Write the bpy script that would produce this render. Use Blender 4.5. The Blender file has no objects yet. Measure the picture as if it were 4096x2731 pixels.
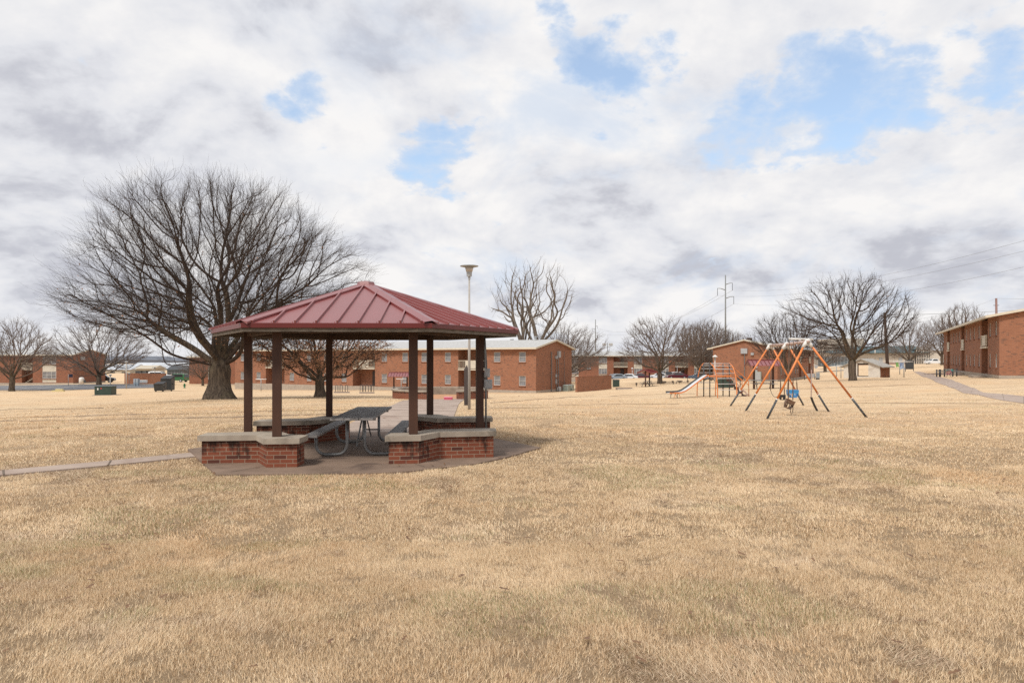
import bpy, math, random
import numpy as np
from mathutils import Vector, Matrix
random.seed(7)
SC = bpy.context.scene
COL = SC.collection
F = 2731.0; CX = 2048.0; HY = 1433.0; HC = 1.85      # 24 mm lens measured on the photograph, eye height
def at(px, py, d):
    return Vector(((px-CX)/F*d, d, HC-(py-HY)/F*d))
def R(a): return math.radians(a)

# ------------------------------------------------------------------ terrain
CTRL = [(0,0,-.02),(0,6,-.03),(-8,6,-.05),(8,6,-.02),(-12,-12,0),(12,-12,0),(0,-30,0.05),(-3,10.5,-.03),(-7,14,-.05),(1,14,-.03),
        (-3,17.5,-.05),(6,14,-.03),(14,14,.03),(20,24,.05),(-14,10,-.1),(-3,14,-.035)]
def ctl(px, py, d):
    p = at(px, py, d); CTRL.append((p.x, p.y, p.z))
for a in [(1876,1638,26.6),(1755,1592,38),(878,1597,37),(1280,1588,40),(3265,1672,23.8),(3100,1620,30.7),(2840,1588,37),
          (2144,1572,80),(1540,1560,92),(940,1556,106),(3055,1555,52),(2305,1568,80.6),(2443,1556,88),(2589,1546,87),(2640,1534,95),
          (2500,1512,130),(2750,1512,130),(2848,1521,112),(3106,1527,107),(3247,1508,135),(3410,1522,63),(3470,1508,80),(3616,1510,81),
          (3638,1483,118),(3997,1515,58),(3774,1481,99),(3650,1455,250),(422,1581,68),(660,1567,75),(45,1562,90),(395,1537,115),
          (150,1537,124),(580,1533,125),(740,1546,105),(0,1660,30),(400,1640,28),(4096,1600,30),(200,1561,92)]:
    ctl(*a)
for a in [(2500,1523,150),(2900,1523,150),(2500,1515,175),(3000,1500,190),(2200,1520,175),(700,1500,250),(100,1510,250),(1500,1510,200),
          (3300,1462,250),(3900,1452,250)]:
    ctl(*a)
for k in range(10):
    a = k*math.pi/5
    CTRL.append((1500*math.sin(a),1500*math.cos(a),-7)); CTRL.append((4500*math.sin(a),4500*math.cos(a),-7))
for x,y in [(-60,0),(60,0),(0,-100),(-60,-60),(60,-60)]: CTRL.append((x,y,0.0))
def _warp(x, y):
    r = np.hypot(x, y)+1e-9; v = np.log1p(r/15.0)/r
    return x*v, y*v
_c = np.array(CTRL, float); _wx, _wy = _warp(_c[:,0], _c[:,1])
def _phi(r2): return np.where(r2 > 1e-12, 0.5*r2*np.log(np.maximum(r2,1e-12)), 0)
_n = len(_c)
_K = _phi((_wx[:,None]-_wx)**2+(_wy[:,None]-_wy)**2)+np.eye(_n)*0.002
_P = np.stack([np.ones(_n), _wx, _wy], 1)
_A = np.block([[_K,_P],[_P.T,np.zeros((3,3))]])
_S = np.linalg.solve(_A, np.concatenate([_c[:,2], np.zeros(3)]))
def gz(x, y):
    x = np.asarray(x, float); y = np.asarray(y, float); sh = x.shape
    x = x.ravel(); y = y.ravel(); wx, wy = _warp(x, y)
    out = np.zeros_like(wx)
    for i in range(0, len(wx), 20000):
        a, b = wx[i:i+20000], wy[i:i+20000]
        out[i:i+20000] = _phi((a[:,None]-_wx)**2+(b[:,None]-_wy)**2)@_S[:_n]+_S[_n]+_S[_n+1]*a+_S[_n+2]*b
    return out.reshape(sh)
def g(x, y): return float(gz(np.array([x]), np.array([y]))[0])
def ground_at(px, d):
    x = (px-CX)/F*d
    return Vector((x, d, g(x, d)))

# ------------------------------------------------------------------ mesh builder
class MB:
    def __init__(s): s.v = []; s.f = []; s.m = []; s.mi = 0
    def quad(s, a, b, c, d): s.poly([a,b,c,d])
    def poly(s, pts):
        n = len(s.v); s.v += [tuple(p) for p in pts]; s.f.append(tuple(range(n, n+len(pts)))); s.m.append(s.mi)
    def add(s, vs, fs):
        n = len(s.v); s.v += [tuple(p) for p in vs]
        for f in fs: s.f.append(tuple(i+n for i in f)); s.m.append(s.mi)
    def box(s, x0, y0, z0, x1, y1, z1, M=None):
        x0,x1 = min(x0,x1),max(x0,x1); y0,y1 = min(y0,y1),max(y0,y1); z0,z1 = min(z0,z1),max(z0,z1)
        v = [Vector(p) for p in ((x0,y0,z0),(x1,y0,z0),(x1,y1,z0),(x0,y1,z0),(x0,y0,z1),(x1,y0,z1),(x1,y1,z1),(x0,y1,z1))]
        if M is not None: v = [M@p for p in v]
        s.add(v, [(0,3,2,1),(4,5,6,7),(0,1,5,4),(1,2,6,5),(2,3,7,6),(3,0,4,7)])
    def beam(s, a, b, w, h, up=(0,0,1)):
        a = Vector(a); b = Vector(b); d = (b-a); L = d.length; d.normalize(); up = Vector(up)
        sx = d.cross(up)
        if sx.length < 1e-4: sx = d.cross(Vector((1,0,0)))
        sx.normalize(); uz = sx.cross(d)
        M = Matrix((( d.x,-sx.x,uz.x,a.x),(d.y,-sx.y,uz.y,a.y),(d.z,-sx.z,uz.z,a.z),(0,0,0,1)))
        s.box(0,-w/2,-h/2,L,w/2,h/2,M)
    def tube(s, pts, r, n=8, cap=True):
        pts = [Vector(p) for p in pts]
        rr = r if isinstance(r,(list,tuple)) else [r]*len(pts)
        t = (pts[1]-pts[0]).normalized(); x = t.orthogonal().normalized()
        base = len(s.v)
        for i,p in enumerate(pts):
            if i == 0: t = (pts[1]-pts[0])
            elif i == len(pts)-1: t = pts[i]-pts[i-1]
            else: t = (pts[i+1]-pts[i]).normalized()+(pts[i]-pts[i-1]).normalized()
            if t.length < 1e-8: t = Vector((0,0,1))
            t.normalize(); x = (x-t*x.dot(t))
            if x.length < 1e-6: x = t.orthogonal()
            x.normalize(); y = t.cross(x)
            for k in range(n):
                a = 2*math.pi*k/n; q = p+(x*math.cos(a)+y*math.sin(a))*rr[i]; s.v.append((q.x,q.y,q.z))
        for i in range(len(pts)-1):
            for k in range(n):
                a = base+i*n+k; b = base+i*n+(k+1)%n
                s.f.append((a,b,b+n,a+n)); s.m.append(s.mi)
        if cap:
            s.f.append(tuple(base+k for k in reversed(range(n)))); s.m.append(s.mi)
            e = base+(len(pts)-1)*n
            s.f.append(tuple(e+k for k in range(n))); s.m.append(s.mi)
    def lathe(s, prof, n=16, c=(0,0,0)):
        base = len(s.v)
        for (r,z) in prof:
            for k in range(n):
                a = 2*math.pi*k/n; s.v.append((c[0]+r*math.cos(a), c[1]+r*math.sin(a), c[2]+z))
        for i in range(len(prof)-1):
            for k in range(n):
                a = base+i*n+k; b = base+i*n+(k+1)%n
                s.f.append((a,b,b+n,a+n)); s.m.append(s.mi)
        s.f.append(tuple(base+k for k in reversed(range(n)))); s.m.append(s.mi)
        e = base+(len(prof)-1)*n
        s.f.append(tuple(e+k for k in range(n))); s.m.append(s.mi)
    def prism(s, poly, z0, z1):          # poly ccw list of (x,y)
        n = len(poly); a = sum(poly[i][0]*poly[(i+1)%n][1]-poly[(i+1)%n][0]*poly[i][1] for i in range(n))
        if a < 0: poly = poly[::-1]
        s.poly([(p[0],p[1],z1) for p in poly]); s.poly([(p[0],p[1],z0) for p in poly[::-1]])
        for i in range(n):
            p,q = poly[i],poly[(i+1)%n]; s.quad((p[0],p[1],z0),(q[0],q[1],z0),(q[0],q[1],z1),(p[0],p[1],z1))
    def build(s, name, mats, parent=None, smooth=False, bevel=0, loc=None, rz=0):
        me = bpy.data.meshes.new(name); me.from_pydata(s.v, [], s.f)
        if not isinstance(mats,(list,tuple)): mats = [mats]
        for m in mats: me.materials.append(m)
        if any(s.m): me.polygons.foreach_set('material_index', s.m)
        if smooth: me.polygons.foreach_set('use_smooth', [True]*len(me.polygons))
        me.update()
        o = bpy.data.objects.new(name, me); COL.objects.link(o)
        if parent: o.parent = parent
        if loc is not None: o.location = loc
        if rz: o.rotation_euler.z = rz
        if bevel:
            b = o.modifiers.new('bevel','BEVEL'); b.width = bevel; b.segments = 2; b.limit_method = 'ANGLE'
        return o
def arrmesh(name, V, Fq, mats, parent=None, k=4, smooth=False):
    me = bpy.data.meshes.new(name)
    me.vertices.add(len(V)); me.vertices.foreach_set('co', np.asarray(V,np.float32).ravel())
    nf = len(Fq); me.loops.add(nf*k); me.loops.foreach_set('vertex_index', np.asarray(Fq,np.int32).ravel())
    me.polygons.add(nf); me.polygons.foreach_set('loop_start', np.arange(nf,dtype=np.int32)*k)
    if smooth: me.polygons.foreach_set('use_smooth', np.ones(nf,bool))
    me.update(calc_edges=True)
    for m in (mats if isinstance(mats,(list,tuple)) else [mats]): me.materials.append(m)
    o = bpy.data.objects.new(name, me); COL.objects.link(o)
    if parent: o.parent = parent
    return o
def tag(o, label=None, cat=None, group=None, kind=None):
    if label: o['label'] = label
    if cat: o['category'] = cat
    if group: o['group'] = group
    if kind: o['kind'] = kind
    return o
def thing(name, label, cat, loc=(0,0,0), rz=0, group=None):
    o = bpy.data.objects.new(name, None); COL.objects.link(o); o.empty_display_size = .2
    o.location = loc; o.rotation_euler.z = rz
    return tag(o, label, cat, group)
def copytree(o, parent=None):
    c = o.copy(); COL.objects.link(c)
    c.parent = parent
    for ch in list(o.children): copytree(ch, c)
    return c
def dup(o, loc, rz=0, label=None, scale=None):
    c = copytree(o); c.location = loc; c.rotation_euler.z = rz
    if label: c['label'] = label
    if scale: c.scale = scale
    return c

# ------------------------------------------------------------------ materials
def new_mat(name):
    m = bpy.data.materials.new(name); m.use_nodes = True
    return m, m.node_tree, m.node_tree.nodes['Principled BSDF']
def N(nt, t, **kw):
    n = nt.nodes.new(t)
    for k,v in kw.items():
        if k in n.inputs.keys() if isinstance(k,str) else False: n.inputs[k].default_value = v
        else: setattr(n, k, v)
    return n
def mixc(nt, fac, a, b, mode='MIX'):
    n = nt.nodes.new('ShaderNodeMix'); n.data_type = 'RGBA'; n.blend_type = mode
    for s,v in ((0,fac),(6,a),(7,b)):
        if hasattr(v,'is_linked') or isinstance(v, bpy.types.NodeSocket): nt.links.new(v, n.inputs[s])
        else: n.inputs[s].default_value = v if s == 0 else (*v,1)
    return n.outputs[2]
def math_(nt, op, a, b=0.0, clamp=False):
    n = nt.nodes.new('ShaderNodeMath'); n.operation = op; n.use_clamp = clamp
    for s,v in ((0,a),(1,b)):
        if isinstance(v, bpy.types.NodeSocket): nt.links.new(v, n.inputs[s])
        else: n.inputs[s].default_value = v
    return n.outputs[0]
def ramp(nt, v, lo, hi, smooth=True):
    n = nt.nodes.new('ShaderNodeMapRange'); n.interpolation_type = 'SMOOTHSTEP' if smooth else 'LINEAR'
    nt.links.new(v, n.inputs[0]); n.inputs[1].default_value = lo; n.inputs[2].default_value = hi
    return n.outputs[0]
def noise(nt, vec, scale, detail=4, rough=.55, dist=0):
    n = nt.nodes.new('ShaderNodeTexNoise'); n.inputs['Scale'].default_value = scale; n.inputs['Detail'].default_value = detail
    n.inputs['Roughness'].default_value = rough; n.inputs['Distortion'].default_value = dist
    if vec is not None: nt.links.new(vec, n.inputs['Vector'])
    return n.outputs['Fac']
def mapping(nt, vec, scale=(1,1,1), rot=(0,0,0), loc=(0,0,0)):
    n = nt.nodes.new('ShaderNodeMapping'); nt.links.new(vec, n.inputs['Vector'])
    n.inputs['Scale'].default_value = scale; n.inputs['Rotation'].default_value = rot; n.inputs['Location'].default_value = loc
    return n.outputs[0]
def objco(nt): return nt.nodes.new('ShaderNodeTexCoord').outputs['Object']
def bump(nt, bsdf, h, strength=.3, dist=.01):
    b = nt.nodes.new('ShaderNodeBump'); b.inputs['Strength'].default_value = strength; b.inputs['Distance'].default_value = dist
    nt.links.new(h, b.inputs['Height']); nt.links.new(b.outputs[0], bsdf.inputs['Normal'])
def pm(name, c1, c2=None, scale=4, rough=.6, metal=0, bmp=0, bdist=.005, stretch=(1,1,1), stain=None, sscale=1.5, spec=.5, lo=.3, hi=.7):
    m, nt, b = new_mat(name)
    b.inputs['Roughness'].default_value = rough; b.inputs['Metallic'].default_value = metal
    b.inputs['Specular IOR Level'].default_value = spec
    if c2 is None: c2 = tuple(x*.8 for x in c1)
    v = mapping(nt, objco(nt), stretch)
    n = noise(nt, v, scale, 6, .65)
    c = mixc(nt, ramp(nt, n, lo, hi), c1, c2)
    if stain:
        n2 = noise(nt, v, sscale, 5, .6, .6)
        c = mixc(nt, ramp(nt, n2, .52, .72), c, stain)
    nt.links.new(c, b.inputs['Base Color'])
    if bmp: bump(nt, b, noise(nt, v, scale*6, 4, .6), bmp, bdist)
    return m
def wallco(nt):
    tc = nt.nodes.new('ShaderNodeTexCoord')
    cr = nt.nodes.new('ShaderNodeVectorMath'); cr.operation = 'CROSS_PRODUCT'; cr.inputs[0].default_value = (0,0,1)
    nt.links.new(tc.outputs['Normal'], cr.inputs[1])
    nm = nt.nodes.new('ShaderNodeVectorMath'); nm.operation = 'NORMALIZE'; nt.links.new(cr.outputs[0], nm.inputs[0])
    dt = nt.nodes.new('ShaderNodeVectorMath'); dt.operation = 'DOT_PRODUCT'
    nt.links.new(tc.outputs['Object'], dt.inputs[0]); nt.links.new(nm.outputs[0], dt.inputs[1])
    sp = nt.nodes.new('ShaderNodeSeparateXYZ'); nt.links.new(tc.outputs['Object'], sp.inputs[0])
    cb = nt.nodes.new('ShaderNodeCombineXYZ'); nt.links.new(dt.outputs['Value'], cb.inputs[0]); nt.links.new(sp.outputs[2], cb.inputs[1])
    return cb.outputs[0], tc.outputs['Object'], sp.outputs[2]
def brick_mat(name, c1, c2, cd, mortar, bw=.205, bh=.074, ms=.008, dark=.15, stain=None, streaks=0, bstr=.5):
    m, nt, b = new_mat(name)
    uv, ob, z = wallco(nt)
    t = nt.nodes.new('ShaderNodeTexBrick'); nt.links.new(uv, t.inputs['Vector'])
    t.inputs['Scale'].default_value = 1; t.inputs['Brick Width'].default_value = bw+ms; t.inputs['Row Height'].default_value = bh
    t.inputs['Mortar Size'].default_value = ms/2; t.inputs['Mortar Smooth'].default_value = .1; t.inputs['Bias'].default_value = 0
    t.inputs['Color1'].default_value = (*c1,1); t.inputs['Color2'].default_value = (*c2,1); t.inputs['Mortar'].default_value = (*mortar,1)
    # a few bricks burnt darker: random value per brick from snapped coordinates
    t2 = nt.nodes.new('ShaderNodeTexBrick'); nt.links.new(uv, t2.inputs['Vector'])
    for k in ('Scale','Brick Width','Row Height','Mortar Size','Mortar Smooth'): t2.inputs[k].default_value = t.inputs[k].default_value
    t2.inputs['Color1'].default_value = (0,0,0,1); t2.inputs['Color2'].default_value = (1,1,1,1); t2.inputs['Mortar'].default_value = (0,0,0,1)
    bf = math_(nt, 'GREATER_THAN', t2.outputs['Color'], 1-dark)
    c = mixc(nt, bf, t.outputs['Color'], cd)
    n = noise(nt, ob, 1.3, 5, .6)
    c = mixc(nt, math_(nt,'MULTIPLY',ramp(nt, n, .35,.75),.35), c, tuple(x*.62 for x in c1))
    n3 = noise(nt, ob, 40, 3, .6)
    c = mixc(nt, math_(nt,'MULTIPLY',n3,.3), c, tuple(x*.5 for x in c1))
    if stain:
        sv = mapping(nt, uv, (1.6,1.3,1)); s = noise(nt, sv, 1.1, 6, .7, .3)
        sv2 = mapping(nt, uv, (9,.7,1)); s2 = noise(nt, sv2, 1.0, 3, .6)
        zz = nt.nodes.new('ShaderNodeMapRange'); nt.links.new(z, zz.inputs[0]); zz.inputs[1].default_value = 0; zz.inputs[2].default_value = .45
        zz.inputs[3].default_value = -.09; zz.inputs[4].default_value = .1
        tot = math_(nt,'ADD', math_(nt,'ADD', s, math_(nt,'MULTIPLY', s2, .45)), zz.outputs[0])
        c = mixc(nt, math_(nt,'MULTIPLY', ramp(nt, tot, .74, .90), .85), c, stain)
    nt.links.new(c, b.inputs['Base Color']); b.inputs['Roughness'].default_value = .85; b.inputs['Specular IOR Level'].default_value = .25
    h = math_(nt,'SUBTRACT', math_(nt,'MULTIPLY', n3, .25), t.outputs['Fac'])
    bump(nt, b, h, bstr, .006)
    return m
# ------------------------------------------------------------------ camera
cam = bpy.data.cameras.new('camera'); cam.lens = 24; cam.sensor_width = 36; cam.shift_y = (HY-2731/2)/4096; cam.clip_end = 9000; cam.clip_start = .05
co = bpy.data.objects.new('camera', cam); COL.objects.link(co); co.location = (0,0,HC); co.rotation_euler = (R(90),0,0); SC.camera = co
SC.view_settings.view_transform = 'Standard'; SC.view_settings.look = 'None'; SC.view_settings.gamma = 1; SC.view_settings.exposure = EXPO if 'EXPO' in globals() else 0.0
SC.cycles.max_bounces = 6; SC.cycles.diffuse_bounces = 3; SC.cycles.use_denoising = False
SC.render.film_transparent = False
# ------------------------------------------------------------------ sun: behind the camera on its left, veiled by thin cloud
SUN_AZ = R(213); SUN_EL = R(52)
sl = bpy.data.lights.new('sun','SUN'); sl.energy = 2.95; sl.angle = R(11); sl.color = (1,.95,.87)
so = bpy.data.objects.new('sun', sl); COL.objects.link(so)
sd = Vector((math.sin(SUN_AZ)*math.cos(SUN_EL), math.cos(SUN_AZ)*math.cos(SUN_EL), math.sin(SUN_EL)))
so.rotation_euler = sd.to_track_quat('Z','Y').to_euler(); so.location = sd*50
# ------------------------------------------------------------------ sky
w = bpy.data.worlds.new('World'); SC.world = w; w.use_nodes = True; nt = w.node_tree
bg = nt.nodes['Background']
sky = nt.nodes.new('ShaderNodeTexSky'); sky.sky_type = 'NISHITA'; sky.sun_disc = False; sky.sun_elevation = SUN_EL; sky.sun_rotation = SUN_AZ
sky.air_density = 1.2; sky.dust_density = .6
tc = nt.nodes.new('ShaderNodeTexCoord'); D = tc.outputs['Generated']
sp = nt.nodes.new('ShaderNodeSeparateXYZ'); nt.links.new(D, sp.inputs[0])
zc = math_(nt,'ADD', math_(nt,'MAXIMUM', sp.outputs[2], 0.0), .42)
cb = nt.nodes.new('ShaderNodeCombineXYZ')
nt.links.new(math_(nt,'DIVIDE', sp.outputs[0], zc), cb.inputs[0]); nt.links.new(math_(nt,'DIVIDE', sp.outputs[1], zc), cb.inputs[1])
P = mapping(nt, cb.outputs[0], (1.7,1.7,1))                                           # cloud layer seen in perspective
def vdist(a, c):
    n = nt.nodes.new('ShaderNodeVectorMath'); n.operation = 'DISTANCE'; nt.links.new(a, n.inputs[0]); n.inputs[1].default_value = c
    return n.outputs['Value']
# warp directions a little so that gaps get ragged edges
def warped(amount, scale, detail=5):
    nn = nt.nodes.new('ShaderNodeTexNoise'); nn.inputs['Scale'].default_value = scale; nn.inputs['Detail'].default_value = detail; nn.inputs['Roughness'].default_value = .6
    nt.links.new(P, nn.inputs['Vector'])
    s1 = nt.nodes.new('ShaderNodeVectorMath'); s1.operation = 'SUBTRACT'; nt.links.new(nn.outputs['Color'], s1.inputs[0]); s1.inputs[1].default_value = (.5,.5,.5)
    s2 = nt.nodes.new('ShaderNodeVectorMath'); s2.operation = 'SCALE'; nt.links.new(s1.outputs[0], s2.inputs[0]); s2.inputs['Scale'].default_value = amount
    s3 = nt.nodes.new('ShaderNodeVectorMath'); s3.operation = 'ADD'; nt.links.new(D, s3.inputs[0]); nt.links.new(s2.outputs[0], s3.inputs[1])
    return s3.outputs[0]
DW = warped(.14, 3.0, 8)
def sdir(X, Y):                                             # photo position in the 2352 px view -> direction
    v = Vector(((X*1.7415-CX)/F, 1, (HY-Y*1.7415)/F)); return v.normalized()
def field(blobs, src, rs_=1.0):
    tot = None
    for (X, Y, r, wt) in blobs:
        d = vdist(src, sdir(X, Y))
        n = nt.nodes.new('ShaderNodeMapRange'); n.interpolation_type = 'SMOOTHSTEP'; nt.links.new(d, n.inputs[0])
        n.inputs[1].default_value = 0; n.inputs[2].default_value = r*rs_*1.7415/F; n.inputs[3].default_value = wt; n.inputs[4].default_value = 0
        tot = n.outputs[0] if tot is None else math_(nt,'ADD', tot, n.outputs[0])
    return tot
GAPS = [(690,235,130,.5),(735,220,110,.35),(820,95,90,.38),(900,385,80,.42),(960,345,105,.55),(1040,325,90,.5),(1100,300,60,.35),(1005,285,60,.2),
        (1250,25,80,.55),(1300,90,100,.5),(1370,145,115,.8),(1425,195,95,.65),(1500,60,110,.45),(1560,100,60,.2),
        (1690,300,110,.45),(1790,265,170,.5),(1870,240,150,.35),(1930,300,110,.2),(1980,265,130,.5),(2060,235,110,.5),(1960,130,70,.15),(2080,110,90,.25),(2250,220,120,.4),(2200,130,90,.3),
        (200,110,40,.35),(1590,340,90,.25),(1850,530,220,.22),(1000,545,200,.22),(1130,470,120,.18),(1640,420,120,.2),(2100,470,130,.15),(560,200,60,.1),(2330,170,80,.4),(930,200,60,.1),
        (1850,305,55,-.45),(1735,325,45,-.4),(2000,170,60,-.25),(2180,150,80,-.45),(1960,260,40,-.2),(-300,100,300,.4),(2700,300,350,.5)]
GREY = [(60,330,300,.55),(330,250,300,.5),(130,560,220,.35),(560,90,300,.22),(30,80,250,.2),(900,60,250,.12),(1320,440,190,.4),(1230,400,120,.2),(1000,470,130,.12),
        (1800,60,230,.35),(1700,180,200,.2),(2320,90,180,.5),(2100,330,120,.3),(2200,560,260,.28),(1650,560,200,.25),(1500,640,250,.2),(60,650,220,.3),(950,230,160,.18),(2330,350,120,.25)]
WHITE = [(1230,220,200,.5),(1180,320,150,.3),(800,330,160,.5),(700,320,130,.4),(760,50,120,.2),(1640,120,150,.3),(1900,350,200,.3),(2200,290,120,.5),(330,110,120,.25),(1480,330,150,.3),(1580,560,150,.2),(250,500,130,.1),(900,420,160,.35),(2120,180,100,.3)]
gap = field(GAPS, DW, 1.35)
def billow(vec, scale, loc, detail=8, rough=.55):
    n = noise(nt, mapping(nt, vec, (1,1,1), loc=loc), scale, detail, rough, .15)
    return math_(nt,'ABSOLUTE', math_(nt,'SUBTRACT', math_(nt,'MULTIPLY', n, 2.0), 1.0))
n1 = noise(nt, P, 1.0, 10, .60, .25)
b1 = billow(P, 2.2, (1,2,0)); b2 = billow(P, 5.5, (4,1,2), 7, .6)
dens = math_(nt,'ADD', math_(nt,'MULTIPLY', n1, .95), math_(nt,'SUBTRACT', .30, math_(nt,'ADD', math_(nt,'MULTIPLY', b1, .38), math_(nt,'MULTIPLY', b2, .30))))
dens = math_(nt,'ADD', math_(nt,'MULTIPLY', math_(nt,'SUBTRACT', dens, .52), 3.0), .52)
dens = math_(nt,'SUBTRACT', dens, math_(nt,'MULTIPLY', gap, .98))
dens = math_(nt,'ADD', dens, math_(nt,'MULTIPLY', ramp(nt, math_(nt,'MULTIPLY', sp.outputs[0], -1.0), .30, .60), .35))
cover = ramp(nt, dens, -.15, .50)
DW2 = warped(.12, 3.0, 7)
gr = math_(nt,'SUBTRACT', field(GREY, DW2), field(WHITE, DW2))
bb1 = billow(P, 2.9, (7,3,1), 8, .52); bb2 = billow(P, 7.5, (2,8,4), 6, .55)
n4 = noise(nt, mapping(nt, P, (1,1,1), loc=(3.1,1.7,.4)), 1.5, 9, .58, .3)
sh = math_(nt,'ADD', math_(nt,'ADD', math_(nt,'MULTIPLY', bb1, .85), math_(nt,'MULTIPLY', bb2, .35)), math_(nt,'ADD', math_(nt,'MULTIPLY', n4, 1.15), math_(nt,'MULTIPLY', gr, .95)))
def puff(vec): return math_(nt,'ADD', math_(nt,'MULTIPLY', noise(nt, vec, 1.25, 8, .56, .35), 1.25), math_(nt,'MULTIPLY', noise(nt, mapping(nt, vec, loc=(5,5,1)), 3.6, 8, .56, .3), .5))
Pw = mapping(nt, P, (1,1,1)); Pu = mapping(nt, P, (.93,.93,1))
relief = math_(nt,'SUBTRACT', puff(Pw), puff(Pu))                # > 0 on the lit upper edge of each puff
sh = math_(nt,'SUBTRACT', sh, math_(nt,'MULTIPLY', relief, 4.4))
shf = ramp(nt, sh, .05, 1.15, False)
ccol = mixc(nt, shf, (.945,.93,.92), (.775,.785,.825))
ccol = mixc(nt, ramp(nt, sh, 1.0, 2.0), ccol, (.55,.56,.62))
thin_ = math_(nt,'MULTIPLY', ramp(nt, noise(nt, mapping(nt, P, loc=(11,2,6)), 1.6, 8, .58, .4), .50, .66), ramp(nt, sp.outputs[0], -.42, .05))
ccol = mixc(nt, math_(nt,'MULTIPLY', thin_, .62), ccol, (.60,.705,.86))
ccol = mixc(nt, ramp(nt, dens, .20, .60), (.64,.74,.89), ccol)
sb = nt.nodes.new('ShaderNodeVectorMath'); sb.operation = 'SCALE'; nt.links.new(sky.outputs[0], sb.inputs[0]); sb.inputs['Scale'].default_value = 1.75
# thin veil over the blue
cbk = nt.nodes.new('ShaderNodeVectorMath'); cbk.operation = 'SCALE'; nt.links.new(ccol, cbk.inputs[0]); cbk.inputs['Scale'].default_value = 1/.11*1.0
veil = mixc(nt, .22, (0,0,0), (1,1,1))
blu = mixc(nt, .30, (0,0,0), (0,0,0)); 
bl = nt.nodes.new('ShaderNodeMix'); bl.data_type = 'RGBA'; bl.inputs[0].default_value = .30
nt.links.new(sb.outputs[0], bl.inputs[6]); nt.links.new(cbk.outputs[0], bl.inputs[7])
fin = nt.nodes.new('ShaderNodeMix'); fin.data_type = 'RGBA'
nt.links.new(cover, fin.inputs[0]); nt.links.new(bl.outputs[2], fin.inputs[6]); nt.links.new(cbk.outputs[0], fin.inputs[7])
nt.links.new(fin.outputs[2], bg.inputs['Color']); bg.inputs['Strength'].default_value = .11
w.cycles.sampling_method = 'MANUAL'; w.cycles.sample_map_resolution = 512

# ------------------------------------------------------------------ lawn material (shared idea: ground sheet and blades)
def lawn_color(nt, v, blade=False):
    A = (.81,.62,.41); B = (.73,.54,.345); C = (.60,.455,.335); G = (.52,.475,.28); O = (.80,.53,.30)
    c = mixc(nt, ramp(nt, noise(nt, v, .35, 4, .6), .35, .65), A, B)
    c = mixc(nt, math_(nt,'MULTIPLY', ramp(nt, noise(nt, mapping(nt, v, loc=(9,4,0)), .22, 4, .65), .5, .68), .6), c, O)
    c = mixc(nt, math_(nt,'MULTIPLY', ramp(nt, noise(nt, mapping(nt, v, loc=(2,7,0)), .8, 6, .7), .52, .70), .75), c, C)
    c = mixc(nt, math_(nt,'MULTIPLY', ramp(nt, noise(nt, mapping(nt, v, (.5,1,1), loc=(5,1,0)), .45, 6, .7), .57, .72), .55), c, G)
    return c
m_ground, nt, b = new_mat('dry_lawn')
v = objco(nt)
c = lawn_color(nt, v)
nf = noise(nt, v, 28, 6, .75)
c = mixc(nt, math_(nt,'MULTIPLY', ramp(nt, nf, .40, .72), .40), c, (.25,.16,.08))
nm = noise(nt, mapping(nt, v, (1,1.6,1)), 2.3, 8, .78)
c = mixc(nt, math_(nt,'MULTIPLY', ramp(nt, nm, .52, .74), .55), c, (.30,.20,.11))
nq = noise(nt, mapping(nt, v, (.7,1.5,1),loc=(3,3,3)), 6.5, 8, .8)
c = mixc(nt, math_(nt,'MULTIPLY', ramp(nt, nq, .56, .70), .45), c, (.22,.14,.07))
c = mixc(nt, math_(nt,'MULTIPLY', ramp(nt, noise(nt, v, .045, 4, .6), .40, .62), .30), c, (.60,.40,.24))
st_ = noise(nt, mapping(nt, v, (.22,1,1), rot=(0,0,.06)), .85, 7, .68)
c = mixc(nt, math_(nt,'MULTIPLY', ramp(nt, st_, .50, .66), .50), c, (.42,.29,.18))
st2 = noise(nt, mapping(nt, v, (.15,1,1), rot=(0,0,-.10), loc=(4,4,4)), 2.4, 6, .7)
c = mixc(nt, math_(nt,'MULTIPLY', ramp(nt, st2, .56, .68), .55), c, (.33,.22,.13))
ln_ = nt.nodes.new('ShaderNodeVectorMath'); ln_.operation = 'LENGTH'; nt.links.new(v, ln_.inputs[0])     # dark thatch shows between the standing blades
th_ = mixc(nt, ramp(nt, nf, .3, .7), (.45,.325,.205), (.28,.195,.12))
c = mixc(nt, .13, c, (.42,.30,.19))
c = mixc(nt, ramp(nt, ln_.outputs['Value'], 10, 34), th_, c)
nt.links.new(c, b.inputs['Base Color']); b.inputs['Roughness'].default_value = .95; b.inputs['Specular IOR Level'].default_value = .1
bump(nt, b, math_(nt,'ADD', nf, nm), .9, .05)
m_blade, nt, b = new_mat('dry_grass_blade')
c = lawn_color(nt, objco(nt), True)
at_ = nt.nodes.new('ShaderNodeAttribute'); at_.attribute_name = 'tone'
mt_ = nt.nodes.new('ShaderNodeAttribute'); mt_.attribute_name = 'matted'
gn_ = nt.nodes.new('ShaderNodeAttribute'); gn_.attribute_name = 'green'
c = mixc(nt, math_(nt,'MULTIPLY', mt_.outputs['Fac'], .85), c, (.44,.315,.225))
c = mixc(nt, gn_.outputs['Fac'], c, (.26,.27,.11))
c = mixc(nt, ramp(nt, at_.outputs['Fac'], .0, .25, False), (.36,.24,.13), c)
c = mixc(nt, math_(nt,'MULTIPLY', ramp(nt, at_.outputs['Fac'], .50, 1.0, False), .7), c, (.92,.79,.58))
nt.links.new(c, b.inputs['Base Color']); b.inputs['Roughness'].default_value = .7; b.inputs['Specular IOR Level'].default_value = .2
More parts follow.
